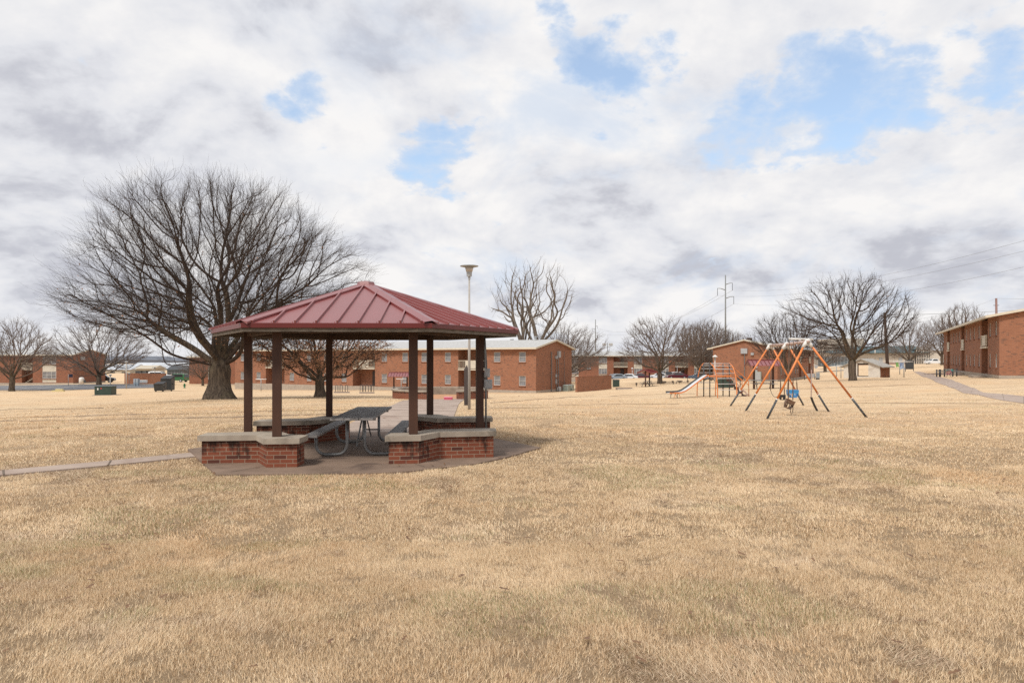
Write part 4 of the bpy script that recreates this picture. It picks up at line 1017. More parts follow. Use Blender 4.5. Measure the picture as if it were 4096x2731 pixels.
for i in range(5):
    x = Lp+.16+i*.235; z = Hp-.22-i*.225
    mb = MB(); mb.box(x,.08,z,x+.19,Wp-.08,z+.025); mb.box(x,.08,z-.12,x+.02,Wp-.08,z); mb.build('step', m_bstep, sl_t)
for y_ in (.0,Wp):
    mb = MB(); mb.tube([(Lp,y_,Ht-.03),(Lp+.12,y_,Ht-.12),(Lp+1.12,y_,.92),(Lp+1.20,y_,.82),(Lp+1.22,y_,-.04)],.022,8); mb.build('handrail', m_or, sl_t, smooth=True)
    mb = MB(); mb.tube([(Lp,y_,Ht-.38),(Lp+.9,y_,.86),(Lp+1.21,y_,.62)],.015,6); mb.build('handrail', m_or, sl_t, smooth=True)
# ------------------------------------------------------------------ red roofed shelters with tables
def shelter(label, loc, rz):
    t = thing('picnic_shelter', label, 'picnic shelter', loc, rz, 'red roofed picnic shelters')
    hw,hl,ze,zr = .95,1.2,1.80,2.22
    for s_ in (-1,1):
        mb = MB(); mb.box(s_*.70-.07,-.07,-.1,s_*.70+.07,.07,2.0); mb.build('post', m_bpost, t)
    mb = MB()
    for s_ in (-1,1):
        a,b_,c,d = Vector((-hl,s_*hw,ze)),Vector((hl,s_*hw,ze)),Vector((hl,0,zr)),Vector((-hl,0,zr)); dn = Vector((0,0,-.05))
        q = [a,b_,c,d] if s_<0 else [b_,a,d,c]; mb.quad(*q); mb.quad(*[p+dn for p in q[::-1]]); mb.quad(a+dn,b_+dn,b_,a) if s_<0 else mb.quad(b_+dn,a+dn,a,b_)
        mb.quad(*( [d,a,a+dn,d+dn] if s_<0 else [a,d,d+dn,a+dn])); mb.quad(*( [b_,c,c+dn,b_+dn] if s_<0 else [c,b_,b_+dn,c+dn]))
    rf = mb.build('roof', m_red, t)
    mb = MB()
    for s_ in (-1,1):
        for i in range(9):
            x = -hl+.02+i*(2*hl-.04)/8; mb.beam((x,s_*hw,ze+.018),(x,s_*.03,zr+.014),.03,.035)
    mb.build('roof_seam', m_redd, rf)
    mb = MB(); mb.beam((-hl,0,zr+.025),(hl,0,zr+.025),.16,.03); mb.build('ridge_cap', m_red, rf)
    mb = MB()
    for s_ in (-1,1):
        for x in (-hl+.02,hl-.02): mb.beam((x,s_*hw,ze-.09),(x,0,zr-.09),.03,.08)
    mb.build('rake_trim', m_redd, rf)
    mb = MB(); mb.box(-.85,-.33,.66,.85,.33,.70); mb.build('tabletop', m_tw, t)
    for s_ in (-1,1):
        mb = MB(); mb.box(-.85,s_*.62-.12,.40,.85,s_*.62+.12,.44); mb.build('bench', m_tw, t)
    for s_ in (-1,1):
        mb = MB(); mb.beam((s_*.60,-.70,.37),(s_*.60,.70,.37),.05,.06); mb.beam((s_*.60,-.2,.62),(s_*.60,-.55,.0),.05,.06); mb.beam((s_*.60,.2,.62),(s_*.60,.55,.0),.05,.06); mb.build('table_frame', m_blk, t)
    return t
p = at(3054,1555,52); shelter('red roofed picnic shelter with built in table behind the orange swing legs',(p.x,p.y,gg(p.x,p.y)),R(-6))
p = at(2590,1546,87); shelter('small red roofed picnic shelter left of the bare tree near the car park',(p.x,p.y,gg(p.x,p.y)),R(58))
p = at(1602,1573,72); shelter('red roofed picnic shelter half hidden behind the round planter',(p.x,p.y,gg(p.x,p.y)),R(0))
# ================================================================== TREES (space colonisation)
def mat_bark(name, c1, c2, moss=None):
    m, nt, b = new_mat(name); v = mapping(nt, objco(nt), (1,1,.22)); n_ = noise(nt, v, 9, 6, .7, .4)
    c = mixc(nt, ramp(nt, n_, .35,.65), c1, c2)
    if moss: c = mixc(nt, math_(nt,'MULTIPLY', ramp(nt, noise(nt, objco(nt), 1.2, 4), .5,.7), .6), c, moss)
    nt.links.new(c, b.inputs['Base Color']); b.inputs['Roughness'].default_value = .95; b.inputs['Specular IOR Level'].default_value = .15
    bump(nt, b, n_, 1.0, .04); return m
m_bark = mat_bark('oak_bark', (.15,.115,.085), (.055,.042,.033), (.13,.115,.07))
m_twig = mat_bark('twig_bark', (.085,.062,.050), (.05,.038,.031))
m_barkp = mat_bark('pale_bark', (.23,.19,.155), (.11,.088,.072))
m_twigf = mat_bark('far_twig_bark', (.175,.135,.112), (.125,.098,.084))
m_leafb = pm('dead_oak_leaf', (.33,.165,.085), (.19,.095,.05), 3, .8)
def colonize(rs, attr, P, par, step, di, dk, maxit=200, trop=.06, wob=.18, mom=.30, org=None, rb=.0):
    P = list(P); par = list(par); A = attr.copy(); nP = len(P)
    Pa = np.array(P); d2 = ((A[:,None]-Pa[None])**2).sum(-1); near = d2.argmin(1); nd = d2.min(1)
    ndir = {}
    for it in range(maxit):
        m = nd < di*di
        if not m.any(): m = nd <= nd.min()+1e-9
        idx = near[m]; vec = A[m]-Pa[idx]; vec /= np.linalg.norm(vec,axis=1)[:,None]+1e-9
        u, inv = np.unique(idx, return_inverse=True); S = np.zeros((len(u),3)); np.add.at(S, inv, vec)
        S /= np.linalg.norm(S,axis=1)[:,None]+1e-9
        for i_,q in enumerate(u):                        # keep going the way the branch was going, a little
            pp = par[q]
            if pp >= 0:
                pd = Pa[q]-Pa[pp]; l = np.linalg.norm(pd)
                if l > 1e-6: S[i_] += mom*pd/l
        S += rs.normal(0,wob,S.shape); S[:,2] += trop
        if rb: ro = Pa[u]-org; ro /= np.linalg.norm(ro,axis=1)[:,None]+1e-9; S += rb*ro
        S /= np.linalg.norm(S,axis=1)[:,None]+1e-9
        new = Pa[u]+S*step
        base = len(Pa); Pa = np.vstack([Pa,new]); par += [int(q) for q in u]
        dd = ((A[:,None]-new[None])**2).sum(-1); k = dd.argmin(1); dm = dd[np.arange(len(A)),k]
        up = dm < nd; near = np.where(up, base+k, near); nd = np.where(up, dm, nd)
        al = nd > dk*dk; A = A[al]; near = near[al]; nd = nd[al]
        if len(A) < 5: break
    return Pa, np.array(par)
def tree_graph(seed, h, fork, rx, zc, rup, rdn, nattr, nlimb=7, step=.3, shell=.4, lean=(0,0), trop=.05, limb_el=(12,80), wob=.18, upbias=0, env=None, dk=1.6, droop=0, rb=.22, holes=.0):
    rs = np.random.default_rng(seed)
    A = []
    while len(A) < nattr:
        v = rs.normal(size=3); v /= np.linalg.norm(v); r = rs.random()**.42
        if r < shell and rs.random() > .12: continue
        lump = 1+.10*math.sin(3*math.atan2(v[1],v[0])+seed)+.08*math.sin(5*v[2]+2*v[0]+seed*1.7)
        p = np.array([v[0]*rx*r*lump, v[1]*rx*r*lump, zc+v[2]*(rup if v[2]>0 else rdn)*r])
        p[0] += lean[0]*p[2]/h; p[1] += lean[1]*p[2]/h
        if env is not None and not env(p): continue
        if p[2] < fork*.75: continue
        if holes and (math.sin(v[0]*7+seed)+math.sin(v[1]*8+seed*2+v[2]*3)+math.sin(v[2]*9-v[0]*4+seed*3)) > 3-4.2*holes: continue
        A.append(p)
    A = np.array(A)
    P = [np.array([0,0,-.2])]; par = [-1]; nst = max(2,int(fork/step))
    for i in range(1,nst+1):
        z = fork*i/nst; P.append(np.array([.05*math.sin(i*.8+seed)*fork*.4+lean[0]*z/h*.4, .04*math.cos(i*.7+seed)*fork*.4, z])); par.append(len(P)-2)
    top = len(P)-1
    for k in range(nlimb):
        az = 2*math.pi*(k+.35*rs.normal()*.6)/nlimb+seed; el = R(limb_el[0]+(limb_el[1]-limb_el[0])*(((k*0.618+.13*seed)%1)))
        d = np.array([math.cos(az)*math.cos(el), math.sin(az)*math.cos(el), math.sin(el)]); cur = top-rs.integers(0,max(1,min(3,nst-1))); p = P[cur].copy()
        ln = .38*(rx*math.cos(el)+(h-fork)*math.sin(el))
        for q in range(max(2,int(ln/step))):
            d = d+rs.normal(0,.10,3)+np.array([0,0,.02]); d /= np.linalg.norm(d); p = p+d*step; P.append(p.copy()); par.append(cur); cur = len(P)-1
    Pa, par = colonize(rs, A, P, par, step, 9*step, dk*step, trop=trop, wob=wob, org=np.array([0,0,fork*.6]), rb=rb)
    return rs, Pa, par
def tree_mesh(rs, Pa, par, rtrunk, rtip=.007, expo=2.15, twig=1.0, twlen=.5, flare=1.5, minr=.006, tk=.30):
    n = len(Pa); ch = [[] for _ in range(n)]
    for i,p in enumerate(par):
        if p >= 0: ch[p].append(i)
    w_ = np.zeros(n)
    for i in range(n-1,-1,-1): w_[i] = 1.0 if not ch[i] else w_[i]
    order = range(n-1,-1,-1)
    for i in order:
        if ch[i]: w_[i] = sum(w_[c] for c in ch[i])
    rad_ = rtip+(rtrunk-rtip)*((w_-1)/max(1,(w_[0]-1)))**(1/expo)
    rad_ = np.maximum(rad_, minr)
    # smooth positions along chains
    Q = Pa.copy()
    for _ in range(2):
        for i in range(n):
            if par[i] > 0 and ch[i]:
                c = max(ch[i], key=lambda c: w_[c]); Q[i] = .5*Q[i]+.25*Q[par[i]]+.25*Q[c]
    strands = []; st = [(0,-1)]
    while st:
        s_,pp = st.pop(); chain = ([pp] if pp >= 0 else [])+[s_]; cur = s_
        while ch[cur]:
            cs = sorted(ch[cur], key=lambda c: -w_[c])
            for c in cs[1:]: st.append((c,cur))
            cur = cs[0]; chain.append(cur)
        strands.append((chain, pp))
    TR, CR = ([],[]), ([],[])
    cnt = [0,0]
    def tube(store, k, pts, rr, ns):
        m = len(pts); t = np.gradient(pts,axis=0); t /= np.linalg.norm(t,axis=1)[:,None]+1e-9
        ref = np.array([.3,.5,.8]) if abs(t[0]@np.array([.3,.5,.8])) < .9 else np.array([1.,0,0])
        x = np.cross(t,ref); x /= np.linalg.norm(x,axis=1)[:,None]+1e-9; y = np.cross(t,x)
        a = np.arange(ns)*2*np.pi/ns
        V = pts[:,None]+(x[:,None]*np.cos(a)[None,:,None]+y[:,None]*np.sin(a)[None,:,None])*rr[:,None,None]
        i = np.arange(m-1)[:,None]; j = np.arange(ns)[None]; j2 = (j+1)%ns
        Fq = np.stack([i*ns+j,i*ns+j2,(i+1)*ns+j2,(i+1)*ns+j],-1).reshape(-1,4)+cnt[k]
        store[0].append(V.reshape(-1,3)); store[1].append(Fq); cnt[k] += m*ns
    twig_src = []
    for chain,pp in strands:
        pts = Q[chain]; rr = rad_[chain].copy()
        if pp >= 0: rr[0] = min(rr[0], rr[1]*1.25)
        big = rr.max() > tk*rtrunk
        if big:                                          # split: thick wood belongs to the trunk, the rest to the crown
            k = int(np.argmax(rr < tk*rtrunk*.8)) if (rr < tk*rtrunk*.8).any() else len(rr)
            k = max(2,k)
            if pp >= 0 or True: tube(TR,0,pts[:k],rr[:k],10)
            if k < len(rr): tube(CR,1,pts[k-1:],rr[k-1:],5)
        else: tube(CR,1,pts,rr, 5 if rr.max()>.03 else 3)
        for c in chain:
            if rad_[c] < .05: twig_src.append(c)
    # fine twigs, vectorised
    src = np.array(twig_src)
    if twig > 0 and len(src):
        reps = int(max(1,round(twig))) ; pick = np.repeat(src,reps)
        if twig < 1: pick = src[rs.random(len(src)) < twig]
        o = Q[pick]; pr = Q[np.maximum(par[pick],0)]; dd = o-pr; dd /= np.linalg.norm(dd,axis=1)[:,None]+1e-9
        for lvl,(ln,rt,spread) in enumerate(((twlen,minr*.75,.36),(twlen*.6,minr*.5,.40))):
            ro = o-np.array([0,0,Q[0][2]+2]); ro /= np.linalg.norm(ro,axis=1)[:,None]+1e-9; v = dd*.8+ro*.55+rs.normal(0,spread,dd.shape); v[:,2] += .12; v /= np.linalg.norm(v,axis=1)[:,None]+1e-9
            L = ln*rs.uniform(.5,1.3,len(o))[:,None]; mid = o+v*L*.5; e = mid+(v+rs.normal(0,.25,v.shape))*L*.5
            for (a,b_,ra,rb) in ((o,mid,rt,rt*.8),(mid,e,rt*.8,rt*.45)):
                t = b_-a; t /= np.linalg.norm(t,axis=1)[:,None]+1e-9; x = np.cross(t,[.3,.5,.8]); x /= np.linalg.norm(x,axis=1)[:,None]+1e-9; y = np.cross(t,x)
                an = np.arange(3)*2*np.pi/3; ring_ = x[:,None]*np.cos(an)[None,:,None]+y[:,None]*np.sin(an)[None,:,None]
                V = np.concatenate([a[:,None]+ring_*ra, b_[:,None]+ring_*rb],1)
                j = np.arange(3); j2 = (j+1)%3; f = np.stack([j,j2,j2+3,j+3],-1); Fq = (np.arange(len(a))[:,None,None]*6+f[None]).reshape(-1,4)+cnt[1]
                CR[0].append(V.reshape(-1,3)); CR[1].append(Fq); cnt[1] += len(a)*6
            if lvl == 0:
                o2 = np.concatenate([mid,e]); dd = np.concatenate([v,v]); o = o2
    return TR, CR, (Q, rad_, ch, w_)
def flare_trunk(V, rt, h0=.9, amt=.75, seed=0, lobes=5):
    z = V[:,2]; f = np.clip(1-z/h0,0,1)**1.8; c = np.array([0,0]); a = np.arctan2(V[:,1],V[:,0]); near = (np.hypot(V[:,0],V[:,1]) < rt*1.6)&(z < 2.2)
    k = 1+amt*f*(1+.35*np.sin(lobes*a+seed))+.06*np.sin(lobes*2*a+seed)
    V[near,0] *= k[near]; V[near,1] *= k[near]; return V
def make_tree(label, name, loc, rz, graph, rtrunk, mb_=None, mt_=None, leaves=0, group=None, flare=.75, sides=None, **kw):
    rs, Pa, par = graph; t = thing(name, label, 'tree', loc, rz, group)
    TR, CR, info = tree_mesh(rs, Pa, par, rtrunk, **kw)
    V = np.vstack(TR[0]); V = flare_trunk(V, rtrunk, h0=max(.6,rtrunk*1.9), amt=flare)
    arrmesh('trunk', V, np.vstack(TR[1]), mb_ or m_bark, t, smooth=True)
    arrmesh('crown', np.vstack(CR[0]), np.vstack(CR[1]), mt_ or m_twig, t)
    if leaves:
        Q, rad_, ch, w_ = info; src = np.where(rad_ < .03)[0]
        low = Q[src][:,2]; pr = np.exp(-((low-low.min())/2.2)); pr /= pr.sum()
        pk = rs.choice(src, leaves, p=pr); o = Q[pk]+rs.normal(0,.16,(leaves,3)); s_ = rs.uniform(.035,.075,leaves)[:,None]
        a = rs.normal(size=(leaves,3)); a /= np.linalg.norm(a,axis=1)[:,None]; b_ = np.cross(a, rs.normal(size=(leaves,3))); b_ /= np.linalg.norm(b_,axis=1)[:,None]+1e-9
        V = np.stack([o-a*s_, o+b_*s_*.5, o+a*s_, o-b_*s_*.5],1).reshape(-1,3)
        arrmesh('leaves', V, np.arange(4*leaves).reshape(-1,4), m_leafb, t)
    return t
def tree_at(px, py, d): p = at(px,py,d); return (p.x,p.y,gg(p.x,p.y)-.02)
# 1 the big oak
gr_ = tree_graph(3, 12.4, 2.1, 6.9, 5.4, 6.3, 3.0, 7600, nlimb=15, step=.24, shell=.30, limb_el=(6,86), trop=.10, wob=.13, dk=1.4, rb=.38, holes=.42)
make_tree('huge bare spreading oak left of the gazebo','oak_tree',tree_at(878,1597,37),.4,gr_,.53, twig=2, twlen=.75, minr=.0062, rtip=.008, expo=1.8, leaves=900, flare=.85)
# 2 small oak with brown leaves seen through the gazebo
gr_ = tree_graph(8, 5.2, 1.35, 4.3, 2.9, 2.3, 1.7, 2600, nlimb=8, step=.22, shell=.3, limb_el=(5,60), trop=.02, wob=.2)
make_tree('small spreading oak still holding brown leaves, seen through the gazebo','oak_tree',tree_at(1280,1588,40),1.0,gr_,.26, twig=1, twlen=.45, minr=.007, expo=1.9, leaves=9000, flare=.6)
# 3 right big tree behind the swings
gr_ = tree_graph(15, 10.2, 2.3, 5.7, 5.5, 4.3, 3.4, 3600, nlimb=9, step=.27, shell=.35, limb_el=(10,75), trop=.05, wob=.20, lean=(-.3,0), dk=1.7, rb=.25, holes=.4)
make_tree('large bare tree with dark trunk beside the storm shelter','bare_tree',tree_at(3410,1522,63),.8,gr_,.32, twig=1, twlen=.55, minr=.011, rtip=.013, expo=1.9, leaves=150, flare=.25)
# 4 tree by the car park
gr_ = tree_graph(21, 9.4, 1.7, 6.0, 4.4, 5.0, 2.7, 3400, nlimb=11, step=.27, shell=.4, limb_el=(5,85), trop=.08, wob=.15, rb=.32, holes=.4)
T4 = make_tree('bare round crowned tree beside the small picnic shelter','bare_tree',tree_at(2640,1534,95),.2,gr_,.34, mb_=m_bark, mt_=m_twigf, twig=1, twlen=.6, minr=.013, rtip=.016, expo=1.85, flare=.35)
# 6 low tree behind the swing set
gr_ = tree_graph(29, 9.2, 1.9, 5.2, 5.2, 4.2, 3.0, 3000, nlimb=9, step=.27, shell=.3, limb_el=(0,70), trop=.0, wob=.25)
T6 = make_tree('bare twisted tree behind the swing set in front of the end on block','bare_tree',tree_at(3152,1532,92),2.2,gr_,.30, mb_=m_bark, mt_=m_twig, twig=1, twlen=.6, minr=.012, rtip=.014, expo=1.9, flare=.3)
# 3b gnarled pale tree behind the central block
def ntree(seed,h,rx,nl,el,na_,**k): return tree_graph(seed,h,h*.16,rx,h*.55,h*.46,h*.32,na_,nlimb=nl,step=.42,limb_el=el,**k)
gr_ = tree_graph(33, 14.5, 4.6, 4.6, 9.6, 4.9, 3.0, 420, nlimb=5, step=.40, shell=.3, limb_el=(38,80), trop=.05, wob=.50, dk=2.2, rb=0)
T3 = make_tree('tall gnarled pale barked tree behind the central block roof','bare_tree',tree_at(2090,1560,100),.3,gr_,.40, mb_=m_barkp, mt_=m_barkp, twig=1, twlen=.7, minr=.014, rtip=.021, expo=1.75, flare=.2)
T3.location.z = -2.4; T3.scale = (1.15,1.15,1.30)
gr_ = tree_graph(37, 15.2, 4.9, 5.2, 9.8, 5.2, 3.4, 460, nlimb=5, step=.40, shell=.3, limb_el=(38,85), trop=.05, wob=.50, dk=2.2, rb=0)
T3b = make_tree('tallest twisting tree rising over the right end of the central block','bare_tree',tree_at(2160,1560,101),1.9,gr_,.42, mb_=m_barkp, mt_=m_barkp, twig=1, twlen=.7, minr=.014, rtip=.021, expo=1.75, flare=.2)
T3b.location.z = -2.4; T3b.scale = (1.15,1.15,1.32)
# vase shaped street trees (left, two) and others
gr_ = tree_graph(41, 9.2, 1.9, 5.6, 4.8, 4.5, 3.0, 3400, nlimb=12, step=.28, shell=.4, limb_el=(15,86), trop=.12, wob=.11, rb=.4, holes=.3)
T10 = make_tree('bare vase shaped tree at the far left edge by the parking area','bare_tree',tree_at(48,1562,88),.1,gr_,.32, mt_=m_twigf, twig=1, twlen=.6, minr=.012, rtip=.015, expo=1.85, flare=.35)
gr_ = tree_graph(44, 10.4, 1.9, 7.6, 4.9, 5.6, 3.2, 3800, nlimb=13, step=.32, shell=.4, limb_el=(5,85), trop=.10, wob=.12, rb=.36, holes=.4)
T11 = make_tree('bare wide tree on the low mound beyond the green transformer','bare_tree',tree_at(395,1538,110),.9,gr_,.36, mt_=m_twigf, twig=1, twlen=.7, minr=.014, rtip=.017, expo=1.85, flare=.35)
def cp(src, label, loc, rz, s_): c = dup(src, loc, rz, label); c.scale = s_ if isinstance(s_,tuple) else (s_,s_,s_); return c
cp(T10,'small bare tree in front of the block behind the big trunk',tree_at(811,1541,116),2.0,.62)
cp(T11,'bare tree rising behind the gable end of the central block',tree_at(2262,1530,122),1.0,1.0)
cp(T4,'bare tree leaning out from behind the right corner of the central block',tree_at(2266,1530,112),2.6,.85)
gr_ = tree_graph(52, 12.0, 1.6, 4.4, 6.2, 5.9, 4.2, 2600, nlimb=16, step=.34, shell=.2, limb_el=(35,88), trop=.16, wob=.15)
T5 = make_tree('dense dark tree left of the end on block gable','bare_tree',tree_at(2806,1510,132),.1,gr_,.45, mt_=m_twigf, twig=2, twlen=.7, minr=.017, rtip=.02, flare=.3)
T5.scale = (1.0,1.0,.92)
for px,d,s_,lab in ((2765,170,(1.1,1.1,1.12),'upright bare tree furthest left behind the end on block'),(2842,165,(1.2,1.2,1.20),'tall upright bare tree left of the steel transmission pole'),(2895,160,(1.0,1.0,1.0),'upright bare tree around the foot of the steel transmission pole'),(2945,168,(1.0,1.0,.95),'upright bare tree just right of the steel transmission pole')):
    p = at(px,1505,d); cp(T5,lab,(p.x,p.y,gg(p.x,p.y)),px*.01,s_)
m_ever = pm('evergreen_needles', (.055,.060,.030), (.035,.038,.020), 3, .9)
cp(T11,'bare spreading tree in front of the green roofed hall',tree_at(3637,1452,150),2.2,(.80,.80,1.02))
cp(T10,'faint bare tree beside the far corner of the right block',tree_at(3768,1452,175),1.2,(1.0,1.0,1.35))
cp(T5,'bare tree top showing over the right block roof',tree_at(3845,1452,150),1.2,(1.15,1.15,1.12))
cp(T10,'bare tree between the end on block and the green roofed hall',tree_at(3300,1462,170),2.7,(1.1,1.1,.9))
cp(T5,'short bare tree beyond the far left parking area',tree_at(-40,1530,150),2.7,(.9,.9,.6))
# ================================================================== SMALL THINGS AND FAR BACKGROUND
def T(name, label, cat, px, py, d, rz=0, group=None, ground=True):
    p = at(px,py,d); return thing(name, label, cat, (p.x,p.y, gg(p.x,p.y) if ground else p.z), rz, group)
def B(t, nm_, m_, *boxes, bevel=0):
    mb = MB()
    for b_ in boxes: mb.box(*b_)
    return mb.build(nm_, m_, t, bevel=bevel)
def TB(t, nm_, m_, pts, r_, n=8, par=None):
    mb = MB(); mb.tube(pts, r_, n); return mb.build(nm_, m_, par or t, smooth=True)
m_green = pm('transformer_green', (.030,.055,.042), (.022,.042,.033), 3, .45)
m_dgrey = pm('dark_grey_paint', (.045,.050,.055), (.03,.034,.038), 4, .5)
m_mail = pm('mailbox_blue_grey', (.26,.31,.36), (.22,.26,.30), 4, .5)
m_hyd = pm('hydrant_green', (.02,.14,.055), None, 4, .45)
m_signb = pm('navy_sign', (.012,.016,.045), None, 4, .4)
m_yel = pm('yellow_cream_paint', (.62,.52,.25), (.5,.42,.22), 5, .7)
m_signg = pm('dull_pole', (.34,.34,.33), None, 5, .6)
# --- left
t = T('transformer','dark green padmounted transformer box standing alone on the left lawn','transformer',422,1581,68,R(8))
B(t,'pad',m_found,(-.95,-.75,-.1,1.2,.75,.06)); B(t,'cabinet',m_green,(-.78,-.6,.06,.78,.6,.86),bevel=.03); B(t,'lid',m_green,(-.82,-.64,.862,.82,.64,.92),bevel=.02)
B(t,'warning_label',m_white,(-.52,-.612,.55,-.40,-.602,.75)); B(t,'warning_label',pm('red_label',(.5,.05,.04)),(-.22,-.612,.66,-.08,-.602,.76))
def dumpster(label, px, py, d, rz, w_, h_, closed):
    t = T('dumpster',label,'dumpster',px,py,d,rz,'dumpsters by the parking area')
    mb = MB(); mb.add([(-w_/2,-.5,.12),(w_/2,-.5,.12),(w_/2,.6,.12),(-w_/2,.6,.12),(-w_/2,-.75,h_*.8),(w_/2,-.75,h_*.8),(w_/2,.7,h_),(-w_/2,.7,h_)],[(0,3,2,1),(4,5,6,7),(0,1,5,4),(1,2,6,5),(2,3,7,6),(3,0,4,7)]); mb.build('bin', m_dgrey, t)
    mb = MB(); mb.beam((-w_/4,-.8,h_*.8+.04),(-w_/4,.72,h_+.04),w_/2-.03,.05,(0,0,1)); mb.build('lid', m_rub, t)
    mb = MB(); mb.beam((w_/4,-.8,h_*.8+.04),(w_/4,.72,h_+.04),w_/2-.03,.05,(0,0,1)); mb.build('lid', m_rub, t)
    B(t,'side_pocket',m_dgrey,(-w_/2-.08,-.3,h_*.45,-w_/2-.003,.3,h_*.45+.14)); B(t,'side_pocket',m_dgrey,(w_/2+.003,-.3,h_*.45,w_/2+.08,.3,h_*.45+.14))
    for x in (-w_/2+.1,w_/2-.1): B(t,'foot',m_rub,(x-.06,-.35,-.02,x+.06,-.2,.12))
dumpster('dark grey dumpster standing left and in front of the pair',641,1567,77,R(10),.95,1.05,True)
dumpster('taller black dumpster with closed lid beside the smaller one',671,1566,79.5,R(10),1.15,1.75,True)
for (px,yb,yt,d,lab) in ((505,1560,1456,92,'tall pale light pole at the near edge of the parking area'),(441,1545,1499,100,'short pale pole behind the green transformer'),(516,1543,1501,112,'slim grey lamp pole beyond the parking area'),(569+50,1536,1472,118,'thin dark pole beside the low screen wall')):
    t = T('light_pole',lab,'light pole',px,yb,d,0,'poles round the parking area'); h = (yb-yt)/F*d
    TB(t,'pole',m_pole if yt<1460 or d<105 else m_signg,[(0,0,-.1),(0,0,h)],.075 if d<105 else .045); mb = MB(); mb.lathe([(.06,h),(.17,h+.03),(.24,h+.16),(.05,h+.24)],10); mb.build('lamp_head', m_lgrey, t)
t = T('sign_post','navy blue sign on a pole in front of the far left block','sign',273,1540,108); TB(t,'pole',m_signg,[(0,0,-.1),(0,0,1.85)],.04); B(t,'sign_panel',m_signb,(.12,-.03,1.38,.72,.0,1.9)); B(t,'bracket',m_signg,(.02,-.02,1.6,.12,.01,1.66))
for (px,lab) in ((541,'left of two tall blue grey parcel lockers across the parking area'),(551,'right of two tall blue grey parcel lockers across the parking area')):
    t = T('mailbox',lab,'mailbox',px,1545,104,0,'mailboxes across the parking area'); B(t,'cabinet',m_mail,(-.17,-.25,.30,.17,.25,1.15),bevel=.02); B(t,'door',m_lgrey,(-.14,-.262,.62,.14,-.252,1.1)); B(t,'pedestal',m_mail,(-.13,-.2,-.03,.13,.2,.30))
for (px,lab) in ((564,'left of two white cluster mailboxes raised on legs'),(580,'right of two white cluster mailboxes raised on legs')):
    t = T('mailbox',lab,'mailbox',px,1542,106,0,'mailboxes across the parking area'); B(t,'cabinet',m_white,(-.29,-.2,.48,.29,.2,.92),bevel=.02); TB(t,'leg',m_signg,[(0,0,-.05),(0,0,.48)],.04); B(t,'door',m_lgrey,(-.25,-.21,.52,.25,-.202,.88))
t = T('fire_hydrant','green fire hydrant on the lawn right of the dumpsters','hydrant',738,1549,98); mb = MB(); mb.lathe([(.16,0),(.16,.05),(.11,.07),(.11,.45),(.14,.48),(.12,.58),(.04,.66)],12); mb.build('barrel',m_hyd,t,smooth=True)
for sx in (-1,1): TB(t,'nozzle',m_hyd,[(sx*.10,0,.36),(sx*.21,0,.36)],.06)
t = T('curb_block','small yellow cream concrete block on the lawn edge of the parking area','concrete block',233,1565,86,0); B(t,'block',m_yel,(-.75,-.2,-.02,.75,.2,.16),bevel=.03); B(t,'block_top',m_yel,(-.3,-.15,.163,.6,.15,.32),bevel=.03)
# parking area
def lot(name_, near, far, m_, lab, lift): return drape(name_, near, far, lift, m_, lab, step=1.5)
nr = [on_ground(px,py) for px,py in ((-500,1564),(-200,1563.5),(60,1563),(300,1563),(470,1562.5),(640,1559))]
def ext(p,q): return p
fr = []
for px,d in ((-500,120),(-200,116),(60,113),(300,112),(470,112),(660,112)): p = at(px,1500,d); fr.append((p.x,p.y))
nr = []
for px,d in ((-500,93),(-200,92),(60,91.5),(300,92),(470,93),(640,96)): p = at(px,1500,d); nr.append((p.x,p.y))
lot('parking_area', nr, fr, m_asph, 'asphalt parking area in front of the far left block', .06)
fr2 = [(x,y+1.6) for x,y in fr]; lot('kerb', fr, fr2, m_kerbc, 'pale kerb and sidewalk along the far side of the parking area', .13)
for px in (-60,10,78,146,214): 
    a = at(px,1500,97); b_ = at(px+95,1500,108); n_ = Vector((.07,0)); drape('parking_line',[(a.x,a.y),(b_.x,b_.y)],[(a.x+.14,a.y),(b_.x+.14,b_.y)],.068,m_white,'white painted parking bay line',step=3)
# car park behind
cl = []; cr = []
for px in (2250,2450,2700,2950,3100): p = at(px,1500,141); q = at(px,1500,160); cl.append((p.x,p.y)); cr.append((q.x,q.y))
lot('car_park', cl, cr, m_asph, 'asphalt car park in front of the long far block', .06)
